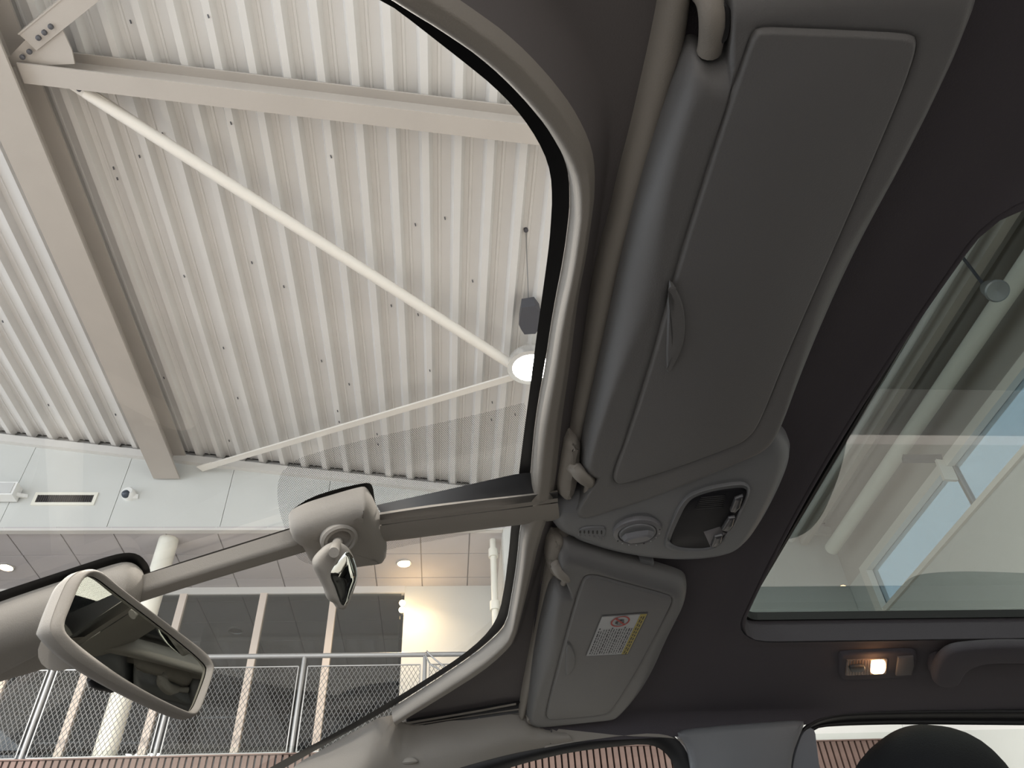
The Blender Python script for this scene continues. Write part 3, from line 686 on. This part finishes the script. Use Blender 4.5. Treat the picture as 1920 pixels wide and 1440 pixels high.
# ---- sun visors
def vplane(px,py,off,ny):
    p=P(px,py,hr,off); return plane_fn(p,Vector((0.02,ny,-1)).normalized())
def vdrop(T):
    def f(d,L):
        r=.022; a=T*math.sqrt(max(0,1-(1-min(d,r)/r)**2)); 
        e=L-d
        if e<.003: a-=.0015*(1-e/.003)
        return a-.004
    return f
def arc(cx,cy,rx,ry,a0,a1,n): return [(cx+rx*math.cos(math.radians(a0+(a1-a0)*i/n)),cy+ry*math.sin(math.radians(a0+(a1-a0)*i/n))) for i in range(n+1)]
fL=vplane(1380,480,.012,.075)
v1=empty('sun_visor',P(1380,480,fL)); 
def sub(o,parent):
    o.parent=parent; o.matrix_parent_inverse=Matrix.Translation(-Vector(WM.get(parent.name,(0,0,0)))); return o
sub(v1,car); v1['label']='larger sun visor nearer the camera, above the windshield, scuffed and blank'
outL=[(1380,-75),(1350,-60),(1372,-20),(1374,30),(1368,70),(1350,88),(1325,88),(1300,74),(1290,80),(1280,92),(1272,112),(1258,150),(1243,195),(1228,245),(1213,295),(1200,345),(1188,390),(1168,480),(1145,590),(1120,700),(1096,800),(1085,850),(1085,868),(1094,880),(1112,886),(1128,892),(1132,903),(1126,920),(1108,927),(1078,930),(1070,940),(1071,952),(1080,959),(1100,956),(1150,940),(1200,925),(1300,887),(1390,850),(1425,835),(1446,815),(1465,778),(1500,690),(1560,560),(1640,390),(1720,230),(1800,50),(1818,0),(1840,-60),(1835,-90),(1800,-98),(1600,-95)]
lidL=[(1425,47),(1411,60),(1402,82),(1370,180),(1330,305),(1275,480),(1247,580),(1220,680),(1182,800),(1158,865),(1149,892),(1151,905),(1165,909),(1260,880),(1375,838),(1405,822),(1428,793),(1480,662),(1560,482),(1640,302),(1700,162),(1724,90),(1725,70),(1713,60),(1600,54),(1500,50)]
b_,inn1=rim('visor_body',outL,lidL,fL,vdrop(.026),M['visor'],v1,n=260,rows=18,pw=1.7,sm=2,sm2=2,oo=.005,oi=.023)
slab('mirror_lid',None,fL,[(0,.0203),(.0005,.0205),(.0016,.0228),(.003,.0232)],M['visor'],v1,pts=inn1,angle=60)
slab('finger_notch',arc(1222,600,62,98,-62,68,12),fL,[(0,.0225),(.0012,.0252),(.004,.0256)],M['visor'],v1,n=60,sm=1)
fR=vplane(1140,1200,.010,-.085)
v2=empty('sun_visor',P(1140,1200,fR)); sub(v2,car); v2['label']='smaller looking sun visor beyond the console with a printed warning label'
outR=[(1057,1017),(1073,1021),(1120,1037),(1173,1056),(1225,1072),(1273,1087),(1287,1094),(1292,1106),(1288,1128),(1280,1147),(1255,1200),(1227,1260),(1195,1305),(1160,1341),(1148,1348),(1107,1352),(1050,1358),(1007,1362),(992,1360),(984,1350),(985,1330),(993,1277),(1005,1215),(1017,1160),(1026,1120),(1032,1102),(1042,1092),(1060,1094),(1075,1091),(1083,1083),(1080,1073),(1066,1066),(1052,1062),(1044,1052),(1042,1040),(1045,1027)]
lidR=[(1107,1082),(1130,1086),(1180,1101),(1253,1121),(1261,1127),(1257,1140),(1225,1203),(1187,1273),(1160,1315),(1145,1336),(1133,1342),(1080,1348),(1030,1352),(1022,1347),(1026,1325),(1040,1270),(1056,1210),(1073,1147),(1090,1093),(1096,1085)]
b_,inn2=rim('visor_body',outR,lidR,fR,vdrop(.024),M['visor'],v2,n=220,rows=18,pw=1.7,sm=2,sm2=2,oo=.010,oi=.021)
slab('mirror_lid',None,fR,[(0,.0183),(.0005,.0185),(.0016,.0208),(.003,.0212)],M['visor'],v2,pts=inn2,angle=60)
slab('finger_notch',arc(1044,1232,34,36,-62,66,12),fR,[(0,.0205),(.001,.0230),(.003,.0234)],M['visor'],v2,n=50,sm=1)
# warning label
lab=MB(); cs=[P(*q,fR,.0216) for q in ((1128,1155),(1215,1149),(1177,1226),(1098,1230))]
def LP(u,v,e=.0): 
    return (cs[0].lerp(cs[1],u)).lerp(cs[3].lerp(cs[2],u),v)+snorm(cs[0],fR)*e
def LQ(u0,v0,u1,v1,e,mi): lab.add([LP(u0,v0,e),LP(u1,v0,e),LP(u1,v1,e),LP(u0,v1,e)],[(0,1,2,3)],mi)
LQ(0,0,1,1,.0003,0); LQ(.84,.0,.985,1,.0006,1)
for bnd in (((0,0,1,.01)),((0,.99,1,1)),((0,0,.008,1)),((.99,0,1,1))): LQ(*bnd,.0007,2)
rn=random.Random(8)
for k in range(14):     # lines of print run down the label
    u=.06+.056*k; v=.33 if k>1 else .36
    while v<.95:
        w=rn.uniform(.03,.09); LQ(u,v,u+(.018 if k%4 else .026),min(v+w,.96),.0007,2); v+=w+.018
    if k in(0,5,10): LQ(u,.29,u+.03,.325,.0007,2)
for k in range(2):      # heading print on the yellow strip
    v=.06
    while v<.93: w=rn.uniform(.04,.09); LQ(.875+.05*k,v,.9+.05*k,v+w,.0009,2); v+=w+.025
cu,cv=.46,.15
def ring(r0,r1,mi,e):
    n=24
    for i in range(n):
        a,b=6.2832*i/n,6.2832*(i+1)/n; q=lambda r,t: LP(cu+r*math.cos(t)*1.0,cv+r*math.sin(t)*.62,e)
        lab.add([q(r0,a),q(r1,a),q(r1,b),q(r0,b)],[(0,1,2,3)],mi)
ring(.17,.205,3,.0008)
lab.add([LP(cu-.14,cv-.07,.001),LP(cu-.115,cv-.09,.001),LP(cu+.14,cv+.07,.001),LP(cu+.115,cv+.09,.001)],[(0,1,2,3)],3)
for (u0,v0,ub,vb) in ((-.10,-.01,-.04,.05),(-.03,-.05,.03,-.01),(.0,.0,.09,.03),(.02,-.045,.07,-.02),(-.06,.05,.05,.065)): LQ(cu+u0,cv+v0,cu+ub,cv+vb,.0009,2)
lab.build('warning_label',[M['paper'],M['yellow'],M['ink'],M['red']],v2,smooth=False,label='white printed warning sticker with a crossed circle and yellow edge')
# pivot arms
def arm(pl,f,off,r,par,name='pivot_arm'):
    p=[P(a,b,f,o) for (a,b,o) in pl]; p=chaikin(p,2,False); mb=MB(); mb.path(p,r,14); return mb.build(name,M['plastic'],par)
arm([(1308,-30,.0),(1330,-5,.012),(1336,30,.016),(1334,75,.012),(1330,95,.010)],fL,0,.0062,v1)
arm([(1068,872,.006),(1078,876,.016),(1090,893,.020),(1102,900,.018),(1108,903,.012)],fL,0,.0062,v1)
arm([(1098,878,.010),(1104,905,.014),(1100,925,.012)],fL,0,.0035,v1,'pivot_pin')
arm([(1036,1050,.004),(1042,1058,.014),(1050,1074,.018),(1062,1082,.016),(1070,1083,.010)],fR,0,.0058,v2)
arm([(1060,1062,.010),(1066,1080,.012),(1056,1094,.010)],fR,0,.0032,v2,'pivot_pin')
for pl,f,v in (([(1340,-10),(1368,0),(1370,40),(1362,68),(1348,76),(1336,40)],fL,v1),([(1100,888),(1124,894),(1130,904),(1124,918),(1104,918)],fL,v1),([(1060,1066),(1080,1073),(1082,1082),(1074,1089),(1058,1088)],fR,v2)):
    slab('pivot_shade_patch',pl,f,[(0,.016),(.001,.0175)],M['dark'],v,n=40,sm=1)  # dark patch painting the shade of the hinge cut-out
slab('visor_end_clip',[(986,1345),(1005,1343),(1010,1350),(1000,1357),(988,1355)],fR,[(0,.004),(0,.014),(.0015,.016)],M['plastic'],v2,n=30,sm=1)

# ---- overhead console
con=empty('overhead_console',P(1250,980,hr)); sub(con,car); con['label']='grey plastic overhead console with dial, vent and smoked map lamp'
cf=lambda x,y: .42-.2*(y-.55)**2-.15*max(0,.12-x)
co=[(1030,965),(1040,950),(1068,936),(1120,915),(1200,880),(1300,840),(1390,815),(1440,811),(1468,818),(1485,836),(1488,856),(1478,890),(1455,940),(1430,985),(1402,1024),(1370,1043),(1310,1054),(1230,1053),(1150,1040),(1090,1022),(1045,1004),(1028,985)]
slab('console_shell',co,cf,[(0,-.003),(0,.008),(.0025,.015),(.008,.020),(.014,.0215)],M['console'],con,n=140,sm=2)
bz=[(1243,1032),(1245,1010),(1256,978),(1272,945),(1290,925),(1330,911),(1385,902),(1402,906),(1409,918),(1398,945),(1375,990),(1352,1022),(1335,1033),(1290,1037)]
ln=[(1252,1017),(1256,1000),(1268,972),(1284,940),(1300,926),(1340,914),(1386,908),(1398,911),(1402,920),(1390,948),(1368,990),(1347,1018),(1325,1027),(1285,1026)]
rim('lamp_bezel',bz,ln,cf,lambda d,L:.0215+.0035*math.sin(math.pi*min(1,d/L*1.1)),M['console'],con,n=90,rows=8,pw=1,oo=.022,oi=.024)
lensm=slab('map_lamp_lens',ln,cf,[(0,.0205),(.001,.0225),(.003,.0235)],M['dirtlens'],con,n=90)
for pl in ([(1376,928),(1392,922),(1386,945),(1376,955),(1366,953)],[(1364,965),(1377,962),(1372,980),(1362,992),(1350,988)],[(1338,1000),(1354,996),(1350,1012),(1340,1021),(1330,1019)]):
    slab('lamp_switch',pl,cf,[(0,.0235),(.0004,.0262),(.0016,.027)],M['switch'],con,n=50,sm=0)
slab('lamp_plate',[(1317,990),(1348,980),(1352,990),(1362,994),(1346,1000),(1330,1019)],cf,[(0,.0237),(.0003,.0239)],M['reflect2'],con,n=40,sm=0)
for k in range(7):
    y=925+k*3.6; slab('lens_rib',[(1308+2*(6-k)-8,y),(1360-k,y-4),(1360-k,y-2.4),(1308+2*(6-k)-8,y+1.4)],cf,[(0,.0236),(.0002,.0242)],M['black'],con,n=16,sm=0)
# dial
kc=P(1194,993,cf,.0215); kn=Vector((0,.03,-1)).normalized()
mb=MB(); R1=.0235; mb.lathe(kc,kn,[(R1,-.002),(R1,.0012),(R1*.96,.0035),(R1*.80,.0045),(R1*.76,.003)],48); dial=mb.build('dial_ring',M['knob'],con)
mb=MB(); mb.lathe(kc,kn,[(R1*.78,.001),(R1*.74,.004),(R1*.70,.0052),(0,.0055)],40); mb.build('dial_knob',M['console'],con)
dv=(P(1222,988,cf,.0215)-kc).normalized(); mb=MB()
hpz=[(-.85,0),(-.6,.28),(0,.36),(.6,.28),(.85,0),(.6,-.28),(0,-.36),(-.6,-.28)]; sv=kn.cross(dv).normalized()
for z0,z1,s0_,s1_ in ((.004,.010,1,.86),(.010,.0115,.86,.7)):
    a=[kc+dv*u*R1*.8*s0_+sv*v*R1*.8*s0_+kn*z0 for u,v in hpz]; b=[kc+dv*u*R1*.8*s1_+sv*v*R1*.8*s1_+kn*z1 for u,v in hpz]
    mb.add(a+b,[(i,(i+1)%8,8+(i+1)%8,8+i) for i in range(8)]+([tuple(range(8,16))] if z1>.011 else []))
mb.build('dial_grip',M['knob'],con)
for k in range(9):
    a=math.radians(200+k*20); p=kc+dv*math.cos(a)*R1*.9+sv*math.sin(a)*R1*.9+kn*.0042
    mb=MB(); mb.lathe(p,kn,[(.0009,0),(.0007,.0005)],8); mb.build('dial_mark',M['paper'] if k%4 else M['ink'],con)
# vent
slab('vent_plate',[(1078,997),(1084,985),(1118,980),(1137,982),(1134,1000),(1126,1012),(1105,1008),(1088,1002)],cf,[(0,.0212),(.0008,.0228),(.0015,.023)],M['console'],con,n=50,sm=1)
for k in range(6):
    x=1085+k*8; slab('vent_slot',[(x,988),(x+3.2,987.4),(x+3,994-.2*k+k*.6),(x,993+k*.4)],cf,[(0,.0232),(.0002,.0234)],M['black'],con,n=20,sm=1)
    slab('vent_fin',[(x+.5+k*.3,996+k*.5),(x+4+k*.3,996.4+k*.5),(x+5+k*.3,1000+k*1.2),(x+1.5+k*.3,999.5+k*1.1)],cf,[(0,.0231),(.0005,.0238)],M['knob'],con,n=20,sm=1)
slab('panel_tab',[(1198,1045),(1226,1052),(1222,1066),(1196,1060)],cf,[(0,.004),(0,.012),(.001,.013)],M['console'],car,n=30,sm=0)

# ---- centre trim bar, sensor housing, mirror base
bf=lambda o:(lambda x,y: hg(x,y)-o)
loft('bar_wedge',[(706,947),(820,922),(900,904),(975,887),(1003,886),(1040,908)],[(714,962),(820,947),(900,937),(975,928),(1003,925),(1042,920)],bf(.001),bf(.012),flat(0),M['dark'],car,n=40,rows=4)
bar=[]
def barstrip(name,ya,yb,oa,ob,m,dr=flat(0),xs=(712,770,820,900,975,1046)):
    A=[(x,y) for x,y in zip(xs,ya)]; B=[(x,y) for x,y in zip(xs,yb)]
    return loft(name,A,B,bf(oa),bf(ob),dr,m,car,n=40,rows=6,pw=1,label=None)
barstrip('trim_bar',(961,952,945,936,928,919),(965,956,949,939,931,922),.012,.016,M['plastic'])
barstrip('bar_channel',(965,956,949,939,931,922),(976,969,963,953,944,934),.016,.009,M['dark'])
barstrip('trim_bar',(976,969,963,953,944,934),(984,976,970,960,951,941),.016,.017,M['plastic'])
barstrip('bar_groove',(984,976,970,960,951,941),(986,978,972,962,953,943),.012,.012,M['dark'])
barstrip('trim_bar',(986,978,972,962,953,943),(1016,1010,1003,993,984,975),.018,.004,M['plastic'],dr=lambda d,L:.006*math.sin(math.pi*min(1,d/L)))
loft('wire_cover',[(240,1087),(268,1078),(360,1050),(460,1019),(555,989),(575,983)],[(240,1122),(268,1113),(360,1083),(460,1054),(572,1022),(590,1016)],bf(.006),bf(.004),lambda d,L:.012*min(1,4*min(d,L-d)/L),M['plastic'],car,n=40,rows=12,pw=1)
loft('wire_cover_edge',[(262,1079),(360,1047),(460,1016),(556,986)],[(266,1082),(360,1051),(460,1020),(557,990)],bf(.001),bf(.001),flat(0),M['rubber'],car,n=30,rows=2)
hs=[(686,914),(696,928),(705,948),(712,963),(717,977),(721,992),(724,1008),(724,1020),(716,1027),(690,1031),(667,1034),(630,1040),(605,1041),(590,1037),(575,1026),(567,1008),(560,995),(545,988),(541,977),(541,966),(548,957),(563,949),(583,941),(633,926),(677,914)]
slab('sensor_housing',hs,bf(.003),[(0,-.001),(0,.008),(.0015,.015),(.005,.020),(.011,.023),(.016,.024)],M['plastic'],car,n=120,sm=2,off=0)
# ball joint of the small mirror
c0=P(633,1016,bf(.034)); 
mb=MB(); nn=Vector((.35,-.3,-.9)).normalized(); mb.lathe(P(636,1012,bf(.032)),nn,[(.0155,-.004),(.0155,.001),(.0135,.0025),(.0120,.0012),(.010,.0015),(.009,-.002)],36); mb.build('ball_socket',M['plastic'],car)
c1=P(626,1036,bf(.058)); mb=MB(); mb.path([c0,c0.lerp(c1,.5),c1],.0042,16); mb.build('ball_stem',M['plastic'],car)
p0=P(636,1085,bf(.062)); n0=Vector((.62,-.55,-.56)).normalized(); f0=plane_fn(p0,n0)
cv_=empty('conversation_mirror',p0); sub(cv_,car); cv_['label']='small teardrop auxiliary mirror hanging below the sensor housing'
oc=[(636,1023),(626,1022),(614,1028),(602,1040),(593,1050),(588,1061),(588,1071),(595,1085),(602,1098),(609,1112),(612,1126),(618,1134),(627,1138),(631,1147),(638,1150),(647,1147),(654,1132),(662,1112),(668,1090),(668,1074),(662,1050),(653,1034),(645,1026)]
slab('mirror_housing',oc,f0,[(.010,-.014),(.003,-.009),(.0,-.002),(.0005,.002),(.002,.0035),(.0045,.0038)],M['plastic'],cv_,n=90,back=True,sm=2)
ic=[(645,1038),(637,1046),(624,1062),(613,1080),(615,1090),(621,1102),(627,1120),(634,1138),(640,1142),(647,1135),(656,1112),(665,1088),(664,1070),(658,1052),(651,1041)]
slab('mirror_glass',ic,f0,[(0,.0037),(.0004,.0042)],M['chrome'],cv_,n=80,bulge=.004,sm=1)

# mirror base cover
slab('mirror_base',[(-160,1190),(0,1130),(74,1105),(153,1079),(215,1059),(236,1055),(252,1058),(264,1068),(271,1078),(266,1095),(264,1115),(250,1138),(225,1165),(180,1190),(80,1222),(0,1243),(-160,1300)],bf(.003),[(0,-.001),(0,.008),(.002,.015),(.008,.022),(.016,.027),(.024,.029)],M['plastic'],car,n=120,sm=2,off=0)
# rear-view mirror
dm_=dray(235,1212); p0=dm_*(.50/dm_.y); n0=Vector((.90,-.39,.07)).normalized(); f0=plane_fn(p0,n0)
rv=empty('rear_view_mirror',p0); sub(rv,car); rv['label']='large grey framed rear-view mirror in front of the windshield'
om=[(160,1069),(133,1075),(113,1093),(101,1120),(90,1147),(81,1173),(82,1191),(108,1222),(140,1248),(200,1284),(265,1318),(333,1348),(350,1350),(361,1340),(373,1307),(388,1262),(389,1248),(380,1230),(300,1173),(200,1099),(175,1074)]
im=[(158,1082),(145,1088),(132,1115),(120,1145),(108,1173),(110,1192),(135,1213),(233,1286),(338,1339),(351,1334),(364,1303),(379,1262),(377,1247),(300,1184),(200,1109),(173,1088)]
_,ing=rim('mirror_frame',om,im,f0,lambda d,L:.004+.004*math.sin(math.pi*min(1,d/L)),M['plastic'],rv,n=120,rows=10,pw=1)
slab('mirror_glass',im,f0,[(0,.0035)],M['chrome'],rv,n=120,off=0,smooth=False)
slab('mirror_housing',om,f0,[(.030,-.022),(.016,-.018),(.007,-.012),(.002,-.006),(0,-.001),(0,.0045)],M['plastic'],rv,n=120,cap=False,back=True,off=0)
a=P(172,1200,f0,0)-n0*.022; b=P(135,1205,bf(.03)); mb=MB(); mb.path([a,a.lerp(b,.3),a.lerp(b,.6),b],[.013,.013,.012,.012],18); mb.build('mirror_stem',M['plastic'],rv)
q=P(226,1273,f0)-n0*.014; mb=MB(); dd=(P(215,1297,f0)-P(165,1272,f0)).normalized()
mb.path([q-dd*.011,q-dd*.007,q,q+dd*.005,q+dd*.01],[.002,.0042,.004,.0028,.002],12); mb.build('dipping_lever',M['black'],rv)

# ---- courtesy lamp and grab handle
cl=empty('courtesy_lamp',P(1648,1250,cab)); sub(cl,car); cl['label']='rectangular courtesy lamp with its right half lit orange'
slab('lamp_bezel',[(1578,1226),(1640,1223),(1712,1221),(1721,1227),(1720,1240),(1716,1262),(1708,1270),(1640,1274),(1580,1277),(1573,1268),(1573,1245),(1574,1231)],cab,[(0,0),(.0005,.003),(.002,.005),(.004,.0055)],M['fabric'],cl,n=80,sm=1)
slab('lamp_lens',[(1587,1237),(1663,1234),(1660,1263),(1584,1266)],cab,[(0,.0055),(.0003,.007)],M['lens2'],cl,n=60,sm=0)
slab('lit_bulb',[(1634,1238),(1645,1237),(1656,1237),(1660,1243),(1660,1254),(1656,1262),(1645,1263),(1633,1263),(1631,1256),(1632,1244)],cab,[(0,.0068),(.0008,.0082)],M['bulb'],cl,n=40,sm=1)
slab('lamp_switch',[(1594,1249),(1619,1247),(1622,1253),(1618,1259),(1595,1260),(1591,1254)],cab,[(0,.007),(.0003,.010),(.0015,.011)],M['dark'],cl,n=40,sm=1)
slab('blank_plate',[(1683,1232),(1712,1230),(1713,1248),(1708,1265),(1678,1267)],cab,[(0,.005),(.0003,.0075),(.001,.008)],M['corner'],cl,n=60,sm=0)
for k in range(9):
    x=1588+k*5.4; slab('lens_rib',[(x,1237),(x+.8,1237),(x-1.4,1265.5),(x-2.2,1265.5)],cab,[(0,.0068),(.0002,.0076)],M['reflect2'],cl,n=12,sm=0)
pb=P(1645,1250,cab,.02); pl=bpy.data.lights.new('courtesy_light','POINT'); pl.energy=.012; pl.color=(1,.5,.22); pl.shadow_soft_size=.006
lo=bpy.data.objects.new('courtesy_light',pl); COL.objects.link(lo); lo.location=pb
gh=empty('grab_handle',P(1850,1240,cab)); sub(gh,car); gh['label']='curved grey grab handle above the rear door'
go=[(1743,1270),(1742,1255),(1750,1230),(1765,1214),(1790,1204),(1850,1199),(1920,1198),(2150,1205),(2190,1235),(2190,1280),(2150,1284),(2130,1262),(2100,1245),(2060,1238),(1920,1234),(1850,1234),(1820,1240),(1803,1252),(1796,1268),(1786,1279),(1755,1280)]
slab('handle_grip',go,cab,[(.004,.008),(.001,.010),(.0,.014),(.002,.019),(.006,.021)],M['fabric'],gh,n=120,back=True,sm=2,off=.010)
for pl_ in ([(1742,1262),(1750,1238),(1790,1236),(1800,1262),(1786,1280),(1755,1281)],[(2135,1262),(2140,1238),(2185,1238),(2192,1270),(2180,1285),(2145,1284)]):
    slab('handle_foot',pl_,cab,[(0,-.002),(0,.014)],M['fabric'],gh,n=40,sm=1)

# ---- right front seat with headrest, and the rest of the body
def superell(name,c,ax,e,parent,mt,nu=40,nv=24,yaw=0):
    vs=[];fs=[]; sp=lambda v: math.copysign(abs(v)**e,v)
    for j in range(nv+1):
        ph=-math.pi/2+math.pi*j/nv
        for i in range(nu):
            th=2*math.pi*i/nu; v=Vector((ax[0]*sp(math.cos(ph))*sp(math.cos(th)),ax[1]*sp(math.cos(ph))*sp(math.sin(th)),ax[2]*sp(math.sin(ph))))
            v=Matrix.Rotation(yaw,3,'Y')@v; vs.append(Vector(c)+v)
    for j in range(nv):
        for i in range(nu): fs.append((j*nu+i,j*nu+(i+1)%nu,(j+1)*nu+(i+1)%nu,(j+1)*nu+i))
    return mesh(name,vs,fs,mt,parent)
st=empty('front_seat',(.5,.86,FLOOR+.3)); sub(st,car); st['label']='black cloth passenger seat whose headrest shows in the rear door window'
tp=dray(1745,1362); tp=tp*(.86/tp.y)
superell('headrest',tp+Vector((-.049,0,-.130)),(.07,.125,.12),.8,st,M['seat'],yaw=.15)
superell('seat_back',(.52,.86,-.28),(.085,.25,.34),.45,st,M['seat'],yaw=.2)
superell('seat_cushion',(.2,.86,-.62),(.28,.25,.10),.45,st,M['seat'])
for s in (-.06,.06):
    mb=MB(); mb.tube((.56,.86+s,.0),(.545,.86+s,.14),.007,10); mb.build('headrest_post',M['steel'],st)
rs=empty('rear_bench',(1.35,.55,FLOOR+.3)); sub(rs,car)
superell('bench_back',(1.45,.55,-.3),(.09,.55,.33),.35,rs,M['seat'],yaw=.2); superell('bench_cushion',(1.15,.55,-.62),(.27,.55,.1),.35,rs,M['seat'])
mb=MB(); mb.box((-.95,-.12,-.85),(1.9,1.25,-.8)); mb.build('floor_pan',M['dark'],car,smooth=False)
mb=MB(); mb.box((-.3,1.16,-.8),(1.9,1.24,-.12)); mb.box((-1.6,1.16,-.8),(-.3,1.24,-.12)); mb.build('door_panel',M['dark'],car,smooth=False)
mb=MB(); mb.box((-1.6,-.14,-.8),(-.3,-.06,-.12)); mb.box((.75,-.14,-.8),(1.9,-.06,-.12)); mb.build('door_panel',M['dark'],car,smooth=False)
superell('dashboard',(-.62,.55,-.38),(.36,.66,.2),.4,car,M['dark'])
mb=MB(); mb.box((1.88,-.1,-.8),(1.95,1.2,.0)); mb.build('tailgate',M['dark'],car,smooth=False)
mb=MB(); mb.box((-1.9,-.12,-.45),(-.9,1.22,-.12)); mb.build('bonnet',M['paint'],car,smooth=False)
# outer roof skin with the sunroof opening, and left rail
so_=[('p',.10,.1),('p',.095,.3),('p',.095,.8),('p',.10,1.0),('p',.3,1.1),('p',1.9,1.1),('p',1.98,.55),('p',1.9,0),('p',.3,0)]
rim('roof_skin',so_,rrect(SX0-.03,SX1+.03,SY0-.03,SY1+.03,.03),lambda x,y: .455-.2*(y-.55)**2,flat(0),M['paint'],car,n=120,rows=6,pw=1,sm=1,sm2=0)
vs,fs=G(.1,1.9,lambda x:.0,lambda x:.08,lambda x,y:.376-(.08-y)*1.0,8,3); mesh('roof_rail',vs,fs,M['plastic'],car)
mb=MB(); mb.bar((.62,-.0,.33),(.7,-.12,-.2),.06,.16,up=(1,0,0)); mb.build('pillar_cover',M['plastic'],car,smooth=False)
mb=MB(); mb.bar((1.9,.0,.33),(1.95,-.1,-.2),.08,.16,up=(1,0,0)); mb.bar((1.9,1.07,.33),(1.95,1.18,-.2),.08,.16,up=(1,0,0)); mb.build('pillar_cover',M['plastic'],car,smooth=False)
# unseen left door panel, added to keep light out of the cabin
mb=MB(); mb.box((-.3,-.16,-.8),(.62,-.09,-.2)); mb.build('door_panel',M['dark'],car,smooth=False)  # added unseen panel, darkens the cabin
